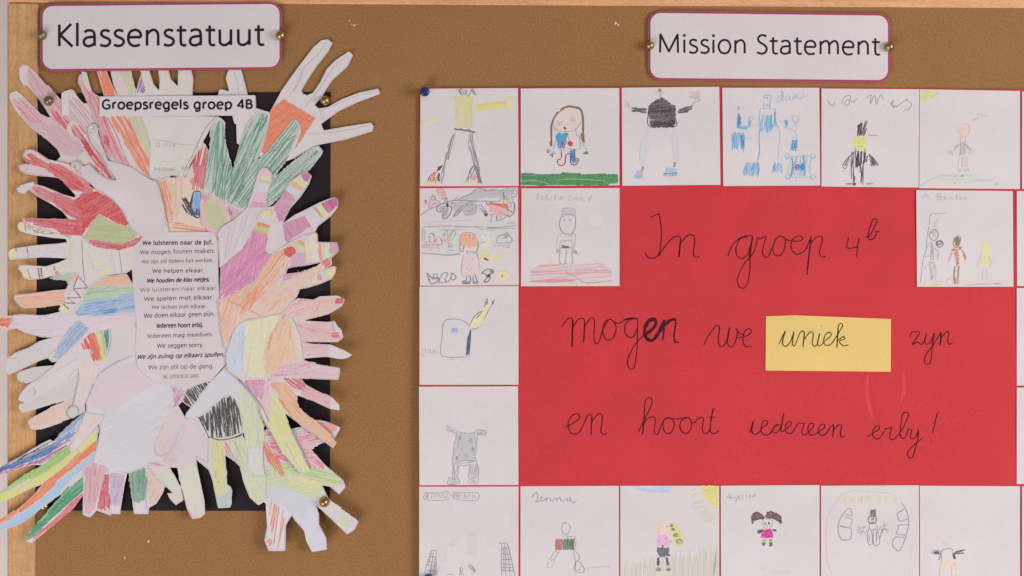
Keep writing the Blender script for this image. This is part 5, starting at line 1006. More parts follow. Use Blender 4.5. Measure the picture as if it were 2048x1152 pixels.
# 6 figure on green hill
A = card("X 1839.5,178.5 1930,180 2040,182 2040,378 1838.5,376.5", "drawing of a pink-faced figure on a pale green hill with a yellow corner sun", 'paper', 4.4); A.kt = .85; A.fr = 'c'
A.wash("1027,80 1225,85 1130,160 1090,195 1030,195", (205, 208, 110), .8, 20); A.h("1027,80 1200,85 1120,160 1030,190", 40, (190, 200, 90), 3, 2, .4, .9); A.s("1130,160 1210,95", (130, 150, 110), 1.6, .6)
for t in ("1140,180 1180,215", "1100,195 1115,215", "1180,140 1230,160", "1060,200 1065,225"): A.s(t, (215, 210, 150), 1.2, .6)
A.s("1540,385 1575,360 1560,385 1600,350 1620,345 1590,375", GY, 1, .4); A.s("1595,305 1610,330 1640,310 1645,345 1670,330 1690,320 1680,350", GY, 1.1, .45); A.s("1700,330 1715,345 1730,335", GY, 1, .35)
A.wash("1430,430 1470,412 1510,430 1515,490 1495,535 1430,530 1415,480", (228, 180, 160), .7, 30); A.s("1420,480 1430,430 1470,410 1512,430 1515,480 1495,535 1450,545 1425,525 1418,480", (205, 140, 120), 1.3, .7); A.s("1415,465 1395,465 1395,490 1415,495", (200, 140, 110), 1.2, .6); A.s("1515,460 1528,475 1520,495", (200, 140, 110), 1.2, .6)
for t in ("1445,450 1450,460", "1480,450 1490,460", "1465,460 1460,480", "1445,490 1465,500 1480,490"): A.s(t, (150, 90, 80), 1.1, .6)
A.s("1430,540 1428,590", (150, 120, 110), 1.2, .6); A.s("1478,540 1475,590", (150, 120, 110), 1.2, .6); A.s("1440,550 1465,550", (150, 120, 110), 1, .6)
A.wash("1425,590 1480,590 1475,730 1420,730", (160, 165, 155), .55, 85); A.h("1425,590 1480,590 1475,730 1420,730", 85, (125, 130, 125), 2.6, 1.5, .4, .8); A.h("1425,600 1420,640 1345,690 1330,680", 40, (125, 130, 125), 2.4, 1.5, .5, .9); A.h("1475,595 1545,665 1530,690 1480,640", -45, (125, 130, 125), 2.4, 1.5, .5, .9)
for t in ("1340,680 1295,715", "1345,685 1320,730", "1350,690 1350,735", "1335,680 1300,690", "1540,670 1570,690", "1535,680 1550,715", "1525,690 1525,720", "1510,690 1508,720"): A.s(t, (125, 125, 125), 1.1, .6)
for t in ("1415,735 1402,850", "1440,735 1440,850", "1455,735 1455,850", "1490,735 1498,850", "1475,735 1475,850"): A.s(t, (170, 140, 135), 1.1, .6)
for x in (1410, 1430, 1465, 1500): A.scribble(x, 875, 14, 14, (150, 145, 145), 1.2, 1.1, .6)
HQ = "1030,1035 1100,985 1200,935 1330,905 1500,895 1680,925 1800,965 1880,1010 1900,1040"
A.wash(HQ, (190, 205, 195), .5, 0, 2); A.h("1180,960 1400,930 1640,940 1750,970 1700,1010 1300,1015", 1, (150, 180, 160), 4, 1.8, .3, .7); A.s("1030,1030 1130,970 1250,925", (150, 165, 155), 1.2, .6); A.s("1240,940 1450,925 1600,935", (140, 175, 155), 1.6, .5)
A.s("1400,110 1600,118 1750,112", (195, 205, 205), 4, .25); A.done()
# 7 crowded playground scene
A = card("X 839.5,376.5 1036,375 1037.5,570.5 840,571.5", "crowded drawing with grey smiling creatures on top and an orange-haired girl below", ph=5.1); A.fr = 'd'
g = (100, 98, 104)
A.wash("450,130 560,80 700,40 980,40 1015,60 990,150 700,130 560,150 400,150", (165, 163, 168), .6, 12); A.h("450,130 560,80 700,40 980,40 1010,80 980,140 700,100", 15, (130, 128, 134), 4, 1.7, .3, .7); A.s("420,150 480,120 560,85 600,45 660,35 720,60 800,50", g, 1.5, .6, rep=2); A.s("960,60 1000,35 1020,70 1000,120 960,110", g, 1.4, .6); A.s("430,110 360,190", g, 1.3, .7)
A.wash("330,180 480,160 480,210 400,280 380,230", (150, 148, 152), .5, 40)
A.s("60,300 120,255 200,220 300,175 400,155 560,158 700,162 860,160", g, 1.5, .8); A.s("60,385 300,365 600,350", (170, 165, 175), 1, .4)
A.h("205,60 240,35 290,50 305,110 280,140 240,120", 60, (225, 120, 90), 2.4, 2, .4, .9); A.s("205,75 230,38 280,45 305,100 280,145 235,120", (190, 90, 60), 1.6, .7); A.s("160,85 200,110 240,90", (170, 120, 90), 1.3, .6)
A.s("140,120 190,110 210,150 250,170 240,200 200,185 150,230 135,200 150,160 140,120", (200, 110, 130), 1.6, .7, rep=2); A.h("140,170 250,170 250,200 140,225", 20, (225, 140, 160), 3, 1.8, .4, .7); A.scribble(185, 135, 22, 20, g, 2, 1.3, .6); A.h("90,150 125,145 120,180 95,200", 60, (215, 60, 100), 2, 2, .5, .9)
A.s("290,175 315,125 325,190", g, 2, .8); A.h("310,175 335,175 330,235 312,225", 80, BK, 1.8, 2, .8, 1.1); A.wash("225,220 320,200 340,240 300,330 260,270", (140, 138, 142), .6, 50); A.s("300,180 240,200 215,240 240,270 290,240 330,220", g, 2, .8); A.s("330,200 365,230 350,290 300,340 275,310 300,240", g, 2.2, .8); A.s("310,270 300,330", g, 1.6, .7)
A.wash("480,180 560,160 605,190 610,250 580,300 500,310 470,270", (160, 158, 162), .7, 0); A.h("480,240 600,240 580,305 500,310", 5, (130, 130, 134), 3, 1.8, .4, .8); A.s("500,190 560,160 605,185 612,240 590,295", g, 1.6, .7); A.h("510,190 530,185 530,215 512,215", 80, BK, 2, 1.5, .6, 1); A.h("555,185 575,180 578,205 560,205", 80, BK, 2, 1.5, .6, 1); A.s("520,245 545,265 580,235", BK, 1.5, .8)
A.h("380,290 470,215 490,225 440,290 395,325", 45, (130, 128, 134), 2.2, 1.8, .4, .9); A.h("385,300 405,295 400,328 385,325", 60, BK, 1.6, 2, .8, 1.1); A.s("480,200 400,280 385,320", g, 1.6, .8)
A.h("620,210 700,260 730,290 700,310 660,260", -45, (120, 118, 124), 2.2, 1.8, .4, .9); A.h("680,285 725,275 735,300 700,315", 10, BK, 1.6, 2.2, .8, 1.1); A.s("620,215 660,200 690,240 720,280", g, 1.4, .8)
A.h("720,170 850,185 930,190 940,240 850,225 740,195", -10, (220, 50, 50), 2.0, 2.2, .5, 1.05); A.wash("730,200 950,260 980,290 900,310 740,270", (225, 150, 150), .6, -15); A.h("740,220 960,270 900,310 760,270", -20, (220, 110, 110), 4, 1.8, .4, .8); A.s("718,165 722,195 800,215 900,240 975,270", BK, 1.5, .8); A.s("975,160 998,200 985,280 950,315 900,300", g, 1.6, .8, rep=2); A.scribble(945, 195, 26, 28, (200, 110, 110), 2, 1.4, .6)
A.h("870,150 925,150 920,185 850,180", 20, (225, 210, 80), 2.2, 2.2, .6, 1.0); A.s("880,70 890,130 885,190", BK, 1.7, .8); A.s("895,110 915,120 920,170", g, 1.5, .8)
for t in ("770,300 755,380", "810,310 815,360", "830,280 820,355 920,310 850,270", "860,300 850,340", "740,300 800,290"): A.s(t, g, 1.3, .7)
A.h("100,430 1010,415 1010,470 600,460 120,470", 2, (110, 150, 120), 3.4, 2, .25, .75); A.s("80,420 300,410 600,418 800,425 1015,405", (110, 115, 115), 1.3, .7); A.s("920,385 1000,378", g, 1.2, .5); A.s("75,430 70,560", (110, 160, 130), 2, .6); A.s("95,450 90,600", (110, 160, 130), 2, .5); A.s("70,680 200,690 320,700 450,685", (110, 125, 120), 2, .6, rep=2)
A.wash("100,430 1010,430 1010,620 700,620 640,470 440,480 420,670 90,670", (190, 205, 200), .3, 3)
A.s("140,500 160,480 190,510 185,580 150,570 135,520 160,540", (170, 80, 70), 1.8, .8, rep=2); A.h("120,590 230,570 250,640 150,640", 40, (225, 130, 90), 3, 2, .4, .9); A.s("210,540 240,520 270,560 260,600 220,590 210,550", (180, 80, 60), 1.7, .8, rep=2); A.s("100,580 120,570 115,600", BK, 1.6, .7); A.s("140,600 140,660 170,640", (180, 80, 70), 1.4, .7); A.s("230,610 240,670", (190, 90, 70), 1.4, .7); A.h("60,600 130,590 130,625 60,625", 5, (232, 140, 90), 3, 2, .4, .8)
for k, t in enumerate(("270,520 300,560 290,480 270,510", "300,550 300,470 320,450 325,540", "320,550 350,470 345,450", "330,550 385,450 400,460 410,480 370,540 330,560", "290,570 340,580")): A.s(t, (125, 140, 80), 1.5, .7, rep=2)
A.scribble(350, 600, 22, 30, (120, 110, 150), 2.5, 1.3, .6); A.s("320,660 350,650 390,660", (110, 100, 120), 1.4, .6)
A.wash("455,520 500,490 580,490 615,530 610,620 560,630 480,620 455,580", (232, 165, 130), .85, 80); A.h("455,500 520,480 600,500 615,610 590,620 560,560 480,560 460,620", 80, (225, 130, 80), 2.6, 2.0, .5, .95); A.s("450,520 445,620 450,665 475,660 490,600", (150, 130, 80), 2, .7, rep=2); A.s("610,520 630,600 615,680", (150, 130, 60), 2, .6, rep=2); A.s("450,510 490,480 560,478 610,505", (190, 130, 60), 1.8, .8); A.dot(505, 540, 1.2, BK); A.dot(580, 540, 1.6, (50, 90, 100)); A.s("535,590 550,595 560,590", (190, 60, 60), 1.2, .7)
A.wash("655,490 770,480 760,610 655,610", (214, 212, 185), .6, 4); A.h("680,490 700,480 710,515 680,515", 80, (60, 90, 60), 2, 2, .6, 1); A.h("735,490 765,485 755,520 735,520", 60, BK, 1.8, 2, .7, 1.1); A.s("660,585 680,570 710,575", (90, 90, 90), 1.5, .7)
A.s("810,560 830,520 900,490 920,470 940,500 970,540 960,570 880,580 810,575", (110, 125, 125), 1.5, .7, rep=2); A.s("870,540 900,500 930,500", (110, 130, 120), 1.3, .6); A.h("790,590 960,590 950,625 790,625", 3, (130, 160, 165), 3, 1.6, .3, .7); A.h("880,500 930,490 940,530 880,540", 60, (150, 130, 80), 2.4, 1.6, .4, .8)
A.h("635,670 720,660 790,720 900,680 940,700 860,750 760,760 660,740", 8, (222, 215, 110), 2.4, 2.4, .5, 1.0); A.h("680,720 700,725 755,755 730,757 690,740", -28, BK, 1.4, 2.0, .9, 1.1)
A.wash("480,700 520,670 600,680 630,720 635,880 600,905 480,910 465,850 480,760", (225, 190, 195), .6, 70); A.s("485,700 470,800 465,870 480,908 560,900", (190, 120, 140), 1.5, .7); A.s("520,665 600,675 632,720 635,870 600,895", (190, 120, 140), 1.5, .7)
for t in ("490,710 560,800", "560,690 500,800", "600,700 520,830", "490,780 600,830", "540,700 600,860", "480,840 540,720"): A.s(t, (195, 120, 140), 1, .6)
A.h("495,835 530,820 570,830 545,865 520,870", 30, (225, 100, 40), 1.8, 2, .7, 1.1); A.s("515,650 525,690", (190, 120, 100), 1.4, .6)
A.s("515,900 515,950 480,960 470,980 550,980 550,900", (90, 85, 90), 1.6, .8); A.s("580,900 585,980 630,975 615,945 600,900", (90, 85, 90), 1.6, .8); A.h("475,962 545,958 548,985 475,985", 3, g, 2, 1.7, .5, .9); A.h("588,960 630,955 632,980 590,980", 3, g, 2, 1.7, .5, .9)
A.s("120,880 140,950 160,985 220,970 240,930 200,940 170,930 130,890", g, 1.6, .8, rep=2); A.scribble(200, 905, 26, 28, g, 1.4, 1.4, .7); A.s("240,980 250,930 280,885 330,880 300,940 330,970 370,910 360,880 400,900 410,930 380,950 350,925", g, 1.6, .8); A.s("240,975 320,970", g, 1.3, .7)
A.s("665,880 710,850 740,840 780,850 785,870 750,900 750,940 720,970 690,970 720,920 700,890 665,885", (80, 80, 84), 1.6, .8, rep=2); A.h("720,890 745,880 740,930 722,930", 80, BK, 1.6, 2, .7, 1.1); A.scribble(765, 858, 16, 16, (90, 110, 80), 2.5, 1.5, .8)
A.wash("820,870 920,850 950,880 890,960 830,950", (225, 215, 130), .6, 50); A.h("830,880 900,860 940,870 900,950 850,930", 50, (222, 212, 100), 3, 2, .4, .8); A.h("860,900 885,890 890,920 865,935", 60, (232, 80, 60), 1.8, 2.2, .7, 1.1); A.done()
# 8 police
A = card("X 1043,376.5 1239,376 1239,572 1042,572.5", "drawing of a police officer in a cap standing on a red scribbled ground", ph=5.7); A.kt = .78; A.fr = 'd'
TG = (140, 134, 140)
for t in ("1220,150 1222,90 1245,95 1245,115 1225,122", "1270,110 1262,140 1285,150 1290,120 1270,108", "1318,85 1318,148 1345,150", "1362,115 1362,148", "1400,100 1398,150", "1385,112 1415,110", "1390,150 1415,150", "1435,115 1435,148", "1470,110 1455,125 1460,148 1480,145", "1458,128 1478,126", "1565,105 1535,110 1545,128 1530,155 1565,155", "1590,155 1592,125 1610,140 1625,125 1628,158", "1650,125 1650,155", "1675,115 1675,158 1700,160", "1728,120 1740,140", "1768,100 1735,175"): A.s(t, TG, 1.5, .65)
A.done('pencil_lettering'); A.wash("1465,300 1470,240 1530,228 1590,235 1605,260 1605,310 1530,290", (165, 170, 172), .5, 80); A.h("1475,250 1590,240 1600,270 1480,275", 80, (125, 130, 135), 4, 1.4, .4, .8); A.s("1462,315 1475,295 1530,280 1595,300 1605,270 1590,238 1530,230 1478,240 1465,300", (110, 112, 118), 1.4, .7); A.s("1470,320 1530,295 1600,310", (110, 112, 118), 1.8, .7)
A.s("1465,310 1445,370 1450,430 1475,475 1530,497 1575,480 1600,420 1605,330 1600,300", (90, 86, 92), 1.6, .85); A.dot(1497, 352, 1.7, GY); A.dot(1545, 350, 1.7, GY); A.s("1520,375 1515,390", GY, 1, .4); A.s("1500,405 1520,410 1535,405", GY, 1, .4); A.s("1575,495 1570,515 1550,515 1545,500", GY, 1.2, .7)
A.s("1440,470 1415,560 1412,640 1425,670", TG, 1.1, .6); A.s("1600,480 1598,570 1585,640", TG, 1.2, .7); A.s("1450,560 1445,625", TG, 1.2, .7); A.s("1570,550 1572,620", TG, 1.2, .7)
for x in range(1455, 1575, 16): A.s("%d,550 %d,572" % (x, x + 4), GY, 1.2, .6)
A.s("1455,555 1570,548", TG, 1, .5); A.h("1455,600 1550,615 1540,628 1465,630", -5, BK, 1.5, 1.8, .6, 1.0); A.s("1445,628 1510,632 1570,625", (90, 86, 92), 1.4, .8)
A.s("1450,630 1445,700 1440,765 1465,790 1500,780 1510,700 1515,650", (90, 86, 92), 1.4, .8); A.s("1568,630 1568,700 1572,785 1545,795 1505,780", (90, 86, 92), 1.4, .8); A.scribble(1475, 797, 20, 8, GY, 1.5, 1.2, .6); A.scribble(1550, 808, 20, 8, GY, 1.5, 1.1, .4)
A.scribble(1425, 658, 14, 16, GY, 2, 1.2, .7); A.scribble(1595, 668, 20, 16, GY, 3, 1.3, .8); A.s("1580,640 1600,660 1625,695 1615,670", (90, 86, 92), 1.4, .8); A.dot(1640, 686, 1, GY)
A.wash("1715,300 1800,260 1880,300 1880,380 1800,420 1720,390", (225, 215, 180), .16, 20); A.s("1640,520 1700,440 1740,400", (225, 205, 185), 1.2, .4); A.s("1870,290 1960,180", (210, 200, 195), 1, .3); A.s("1850,420 1900,520 1960,560", (225, 210, 190), 1.2, .3)
PQ = "1150,850 1250,800 1440,790 1600,800 1850,780 1960,840 1975,960 1700,985 1300,990 1150,990"
A.wash(PQ, (220, 160, 165), .3, 3, 8); A.h(PQ, 4, (210, 80, 90), 5.5, 2.0, .25, .7, bend=2); A.h("1150,950 1500,930 1700,975 1500,990 1150,985", 2, (205, 60, 70), 3.2, 2.2, .4, .85); A.s("1500,860 1600,920 1700,975", RD, 1.5, .5); A.s("1600,860 1750,850 1970,862", (215, 80, 95), 2, .6); A.wash("1060,985 1300,985 2000,985 2000,998 1060,998", (215, 205, 160), .4, 1); A.s("1060,985 1200,990 1400,992 1600,995", (225, 190, 130), 1.5, .5); A.done()
# 9 three figures (name A. Benita)
A = card("X 1832.5,380 2025.5,382 2027,573.5 1834,573.5", "drawing of three standing figures, one grey, one orange and one yellow", ph=6.3, d=2.1); A.kt = .88; A.fr = 'f'
for t in ("1048,110 1085,60 1115,115", "1062,92 1105,90", "1140,115 1144,118", "1195,60 1200,125", "1195,62 1235,65 1225,88 1200,90 1240,100 1235,122 1200,125", "1265,110 1290,95 1280,88 1262,105 1270,122 1292,118", "1315,122 1318,95 1335,95 1338,120", "1362,95 1362,122", "1392,70 1390,120 1405,118", "1380,92 1405,92", "1425,65 1425,118 1440,115 1440,98 1425,98", "1478,95 1460,102 1462,118 1478,115 1482,98 1484,120"): A.s(t, (150, 144, 148), 1.9, .6)
A.done('pencil_lettering'); A.s("1285,255 1220,262 1150,262 1128,275 1115,380 1095,500 1085,620 1060,700 1040,840 1030,955", (110, 106, 112), 1.2, .75); A.s("1225,290 1190,330 1150,400", (140, 136, 140), 1, .5); A.s("1200,310 1170,395", (140, 136, 140), 1, .5); A.s("1210,330 1195,400", (150, 146, 150), 1, .4); A.s("1060,410 1100,400", (150, 146, 150), 1, .4)
A.s("1125,450 1145,420 1190,425 1205,460 1190,510 1160,530 1125,500 1115,470 1150,440", (95, 92, 98), 1.5, .8, rep=2); A.h("1130,440 1190,430 1180,500 1150,510", 40, (130, 128, 134), 4, 1.5, .4, .7); A.scribble(1220, 560, 38, 36, (80, 78, 84), 5, 1.5, .8)
A.h("1130,540 1160,530 1165,740 1122,740", 86, (125, 122, 128), 2.6, 1.6, .45, .9); A.s("1130,540 1085,610", (120, 116, 122), 1.1, .6); A.s("1170,600 1205,650 1195,720", (110, 106, 112), 1.4, .7); A.s("1205,650 1220,690", (110, 106, 112), 1.1, .6); A.s("1075,685 1130,690", (120, 116, 122), 1.1, .6); A.s("1115,740 1135,755 1165,745", (95, 92, 98), 1.6, .8)
A.h("1115,760 1170,750 1180,920 1130,930", 84, (150, 148, 154), 2.8, 1.5, .3, .7); A.s("1165,750 1185,830 1175,930", (120, 116, 122), 1.1, .6); A.s("1115,750 1130,850 1145,930", (120, 116, 122), 1.1, .6); A.s("1120,750 1060,820", (140, 136, 142), 1, .5); A.s("1150,870 1145,920", (100, 96, 104), 1.6, .6)
A.h("1365,530 1385,490 1415,490 1420,530 1405,580 1370,590", 75, (105, 85, 50), 1.8, 2, .6, 1.05); A.s("1420,480 1430,520 1405,585 1370,600 1355,560 1370,505 1400,482", (130, 105, 60), 1.8, .8, rep=2)
A.h("1365,605 1405,605 1415,760 1400,785 1385,770 1375,690 1362,680", 82, (210, 100, 70), 1.8, 2.2, .6, 1.05); A.h("1330,630 1365,600 1370,620 1345,640", 30, (90, 80, 50), 1.8, 2, .6, 1); A.h("1405,595 1450,590 1430,625 1410,625", 20, (90, 80, 50), 1.8, 2, .6, 1); A.h("1435,615 1465,625 1500,700 1480,730 1460,680", -65, (170, 120, 60), 2, 2.1, .5, 1); A.s("1345,640 1310,735", (180, 130, 80), 2.4, .7); A.s("1310,740 1310,775", (170, 160, 160), 1, .5); A.s("1470,730 1472,765", (170, 160, 160), 1, .5)
A.s("1375,785 1365,870 1375,965", (130, 85, 45), 2.6, .85, rep=2); A.s("1415,785 1405,870 1400,965", (150, 100, 50), 3.0, .85, rep=2); A.h("1370,900 1405,890 1405,965 1370,965", 85, (190, 120, 70), 2, 2.2, .5, 1); A.s("1385,790 1400,775 1410,795", (110, 80, 60), 1.5, .7)
A.wash("1655,540 1690,525 1715,560 1715,700 1700,790 1660,800 1640,700", (214, 212, 120), .75, 85); A.h("1655,540 1700,540 1712,700 1695,790 1660,790 1645,680", 85, (205, 202, 90), 2.6, 2, .4, .9)
for t in ("1635,660 1610,740 1600,800", "1710,690 1735,740 1725,790", "1735,740 1770,735", "1655,820 1650,930", "1685,810 1698,920"): A.s(t, (170, 168, 175), 1.1, .7)
A.s("1350,970 1355,910 1325,905 1300,925 1285,960 1310,980 1345,975", (150, 155, 150), 1.1, .6); A.wash("1060,960 1190,945 1250,930 1260,975 1060,980", (205, 212, 150), .6, 3); A.h("1130,950 1250,930 1260,970 1140,980", 20, (160, 190, 100), 3.2, 2, .4, .8); A.h("1470,965 1850,945 1850,975 1480,985", 3, (150, 175, 140), 3, 1.8, .3, .8); A.s("1480,970 1540,975 1640,960 1650,970 1750,960 1840,965", (120, 140, 110), 1.5, .6); A.done()
# 10 house with long neck
A = card("X 839,573 1037,572 1037,769.5 839,769.5", "drawing of a rounded white shape with a yellow neck reaching up and a blue bar", ph=.8); A.fr = 'e'
A.s("530,745 400,748 310,745 262,720 258,640 268,560 278,440 300,385 340,368 400,365 460,375 510,400 545,440", (105, 100, 106), 1.3, .8); A.s("330,765 400,770", GY, .9, .4)
A.h("360,450 430,445 428,505 360,505", 88, (120, 155, 215), 2.2, 2, .5, .95); A.s("365,460 360,500 375,512", (140, 170, 215), 1.5, .6)
A.h("552,475 560,500 548,600 535,730 512,730 515,620 530,540", 84, (20, 80, 130), 1.4, 2.2, .9, 1.1); A.s("560,470 555,560 540,740", (20, 50, 90), 1.2, .9)
A.wash("560,465 545,440 600,370 680,270 700,225 740,235 760,240 720,320 660,420 610,460", (222, 215, 155), .85, 50); A.h("600,370 680,290 720,260 740,290 640,430 580,460", 50, (215, 206, 120), 3, 2, .4, .8)
A.s("545,430 570,380 600,330 670,285 640,330 620,370 610,360 640,320", (90, 84, 90), 1.5, .85); A.s("690,250 720,160 722,215 695,222 715,190", (80, 74, 80), 1.4, .85); A.s("765,235 740,270 710,330 660,420 615,460 565,465", (90, 84, 90), 1.4, .8); A.s("765,180 775,190 770,215 798,170 765,228 785,210", (70, 64, 74), 1.4, .85); A.h("700,205 722,180 722,218", 60, BK, 1.6, 1.3, .6, 1)
A.s("60,695 80,690 72,675 85,662 105,665 105,695 128,700 132,672 155,672 150,705 175,705 185,680 200,682 198,712 215,705 220,690 245,705", (140, 130, 136), 1.2, .7); A.s("60,720 88,718 85,740 60,745", (150, 140, 146), 1.1, .6); A.s("940,600 990,500", (190, 184, 195), 1.2, .5); A.done()
# 11 grey spotted animal
A = card("X 838,773.5 1036,772.5 1037,970 839,970.5", "drawing in grey pencil of a spotted four-cornered creature on two legs", 'paper', 1.6); A.kt = .88; A.fr = 'g'
A.wash("410,510 600,500 620,540 600,780 385,790 385,620", (170, 172, 178), .7, 86); A.h("410,510 600,500 600,770 440,770", 87, (150, 153, 160), 3.4, 1.9, .35, .75); A.h("415,520 440,520 450,740 430,740", 86, (120, 122, 130), 2.4, 1.8, .4, .8)
A.s("320,432 400,480 450,500 540,512 600,500 610,475 700,482 708,520 615,518", (110, 108, 114), 1.4, .75); A.s("320,435 318,475 400,505 410,540 390,640 375,760 370,800 400,815 600,790", (120, 118, 124), 1.4, .75); A.wash("325,445 440,495 440,510 325,475", (165, 166, 172), .6, -20); A.wash("610,480 700,485 700,515 612,515", (165, 166, 172), .6, 0)
A.s("625,520 610,620 605,760 635,860 635,935", (110, 108, 114), 1.4, .75)
for x, y in ((452, 555), (555, 578), (470, 650), (572, 665), (512, 725), (410, 755)): A.scribble(x, y, 16, 20, (90, 90, 98), 2.6, 1.5, .8)
A.dot(370, 480, 1.2, GY); A.dot(625, 508, 1.2, GY); A.scribble(662, 502, 10, 10, GY, 2, 1.2, .7); A.s("380,800 500,780 600,785", GY, 2.2, .6, rep=2); A.s("440,825 490,832 560,815", GY, 1.4, .6)
A.h("375,815 440,820 435,960 380,980", 86, (140, 140, 148), 2.6, 1.6, .35, .8); A.s("378,820 375,960", (110, 108, 114), 1.3, .7); A.s("435,830 430,960", (110, 108, 114), 1.3, .7); A.h("550,815 630,800 632,930 545,970", 84, (140, 140, 148), 2.8, 1.6, .35, .8); A.s("550,820 540,960 630,935", (110, 108, 114), 1.3, .7)
A.s("340,945 332,1018 440,1005 435,965 380,965 340,945", (110, 108, 114), 1.4, .75); A.h("345,960 430,975 430,1005 340,1015", 5, (150, 150, 156), 3, 1.5, .3, .7); A.s("540,970 540,1005 620,1015 630,940", (130, 128, 134), 1.2, .6); A.h("550,975 620,960 610,1010 560,1010", 85, (150, 150, 156), 3, 1.5, .3, .7); A.done()
# 12 two towers
A = card("X 838.5,973.5 1037,973 1037,1171 838.5,1171", "drawing of two gridded towers with boxed lettering at the top, lower left corner", 'paper', 2.5); A.kt = .88; A.fr = 'h'
A.s("105,100 100,168 328,172 330,92 240,105 105,100", (125, 110, 122), 1.4, .75); A.h("105,105 145,103 140,165 105,165", 86, (135, 110, 125), 3, 1.4, .4, .8)
for t in ("165,110 165,160", "160,110 180,110", "195,118 185,140 205,150 212,128 195,116", "228,112 235,150 245,125 255,152 265,112", "300,112 278,118 278,148 305,150 305,132 290,132", "320,100 318,165"): A.s(t, (140, 120, 130), 1.2, .65)
A.s("375,95 378,150 430,172 560,182 632,170 625,105 500,100 375,95", (125, 110, 122), 1.4, .75); A.h("378,100 425,100 425,160 382,150", 86, (135, 110, 125), 3, 1.4, .4, .8)
for t in ("435,160 435,108 462,112 460,130 437,135 465,162", "485,165 500,110 520,165", "490,145 515,145", "540,110 540,165", "540,110 560,108", "540,135 556,134", "575,110 572,165", "572,138 600,135", "600,108 600,165"): A.s(t, (140, 120, 130), 1.2, .65)
A.done('pencil_lettering')
for t in ("155,690 90,925", "212,678 210,930", "155,690 165,680 212,678", "150,740 210,748", "138,792 210,798", "125,830 208,832", "118,875 208,885", "100,912 208,915", "185,685 150,930", "200,740 188,930", "170,690 130,830"): A.s(t, (105, 102, 110), 1.4, .8)
for t in ("868,612 862,780 868,934", "868,612 920,612 955,740 1000,934", "866,655 930,652", "866,712 950,718", "866,770 965,770", "862,812 975,818", "862,845 985,850", "862,880 992,882", "895,615 905,770 908,934", "915,655 935,770 950,934", "885,660 890,900"): A.s(t, (105, 102, 110), 1.4, .8)
A.dot(852, 604, 1.3, (130, 40, 50)); A.wash("820,560 900,530 910,590 830,600", (215, 195, 185), .4, 40); A.wash("350,560 410,570 400,640 340,650", (190, 186, 184), .35, 30); A.wash("520,520 590,480 620,620 610,740 530,720", (190, 188, 184), .35, 80); A.wash("200,560 320,640 300,800 240,780", (200, 197, 196), .25, 60); A.wash("860,300 960,250 960,500 900,520", (215, 205, 200), .3, 70)
A.h("445,840 472,835 485,934 440,934", 86, (110, 108, 114), 3.5, 1.6, .5, .9); A.h("520,820 555,810 610,880 600,905 570,890", -55, (110, 108, 114), 2.4, 1.6, .5, .95); A.s("560,910 625,875", GY, 1.2, .6); A.s("315,930 330,918 375,920 380,934", GY, 1.2, .6); A.done()
# 13 jenna
A = card("X 1041,972.5 1238,971.5 1238,1171 1041,1171", "drawing of an outlined kneeling figure with a red and green striped shirt", 'paper', 3.3); A.fr = 'h'
for t in ("1165,150 1200,105 1215,95", "1215,95 1228,140 1222,178 1205,195 1250,185", "1250,162 1272,155 1268,140 1252,155 1255,180 1280,185 1305,160", "1310,150 1315,192", "1315,168 1335,150 1350,160 1355,188 1378,182 1400,155", "1410,150 1418,190", "1418,168 1440,150 1455,160 1462,188 1488,182 1510,165", "1548,150 1522,160 1520,185 1542,184 1555,158", "1555,150 1560,190 1590,200 1615,180"): A.s(t, (110, 106, 114), 1.4, .8)
A.done('pencil_lettering'); A.s("1470,425 1465,470 1485,510 1520,515 1545,480 1545,430 1515,405 1480,412 1468,440", (110, 106, 112), 1.3, .75); A.s("1465,400 1500,395 1535,415", (170, 165, 120), 2, .6); A.s("1475,520 1478,545", TG, 1.2, .6); A.s("1525,515 1530,545", TG, 1.2, .6)
for k, (x, c) in enumerate(((1415, (130, 60, 60)), (1425, (190, 80, 70)), (1437, (120, 80, 60)), (1448, (190, 70, 70)), (1460, (150, 50, 60)), (1472, (200, 90, 90)), (1487, (90, 90, 95)), (1500, (70, 80, 90)), (1512, (80, 90, 90)), (1525, (60, 90, 70)), (1538, (70, 130, 70)), (1550, (40, 80, 50)), (1565, (80, 130, 80)), (1578, (40, 50, 40)), (1588, (50, 80, 50)))):
    A.s("%d,%d %d,620 %d,%d" % (x + 3, 560 + (k * 7) % 12, x - 3, x - 4, 680 - (k * 5) % 14), c, 2.4, .9)
A.h("1408,570 1470,560 1470,680 1400,685", 80, (190, 90, 80), 3, 1.8, .5, .95); A.h("1480,560 1590,555 1590,675 1480,675", 86, (70, 110, 75), 3, 1.8, .5, .95)
A.s("1400,570 1408,690 1440,690", (120, 110, 116), 1.1, .7); A.s("1500,545 1600,550 1600,680", (110, 106, 112), 1.1, .6); A.s("1395,690 1355,760 1360,780 1385,770 1440,695", (120, 116, 122), 1.2, .75); A.s("1360,780 1315,820 1325,845 1355,855 1380,820 1390,775", (150, 146, 152), 1.1, .6)
A.s("1585,690 1600,800 1592,870 1640,900 1680,895 1690,860 1640,790 1610,790 1600,870", (110, 106, 114), 1.3, .8); A.s("1600,690 1640,730 1635,780 1610,795", (110, 106, 114), 1.3, .8); A.s("1650,830 1645,870 1620,880", GY, 1.1, .7); A.s("1620,580 1630,640 1640,660", (180, 176, 184), 1, .5); A.s("1700,860 1780,850 1850,842 1950,842", (150, 146, 152), 1.1, .6); A.done()
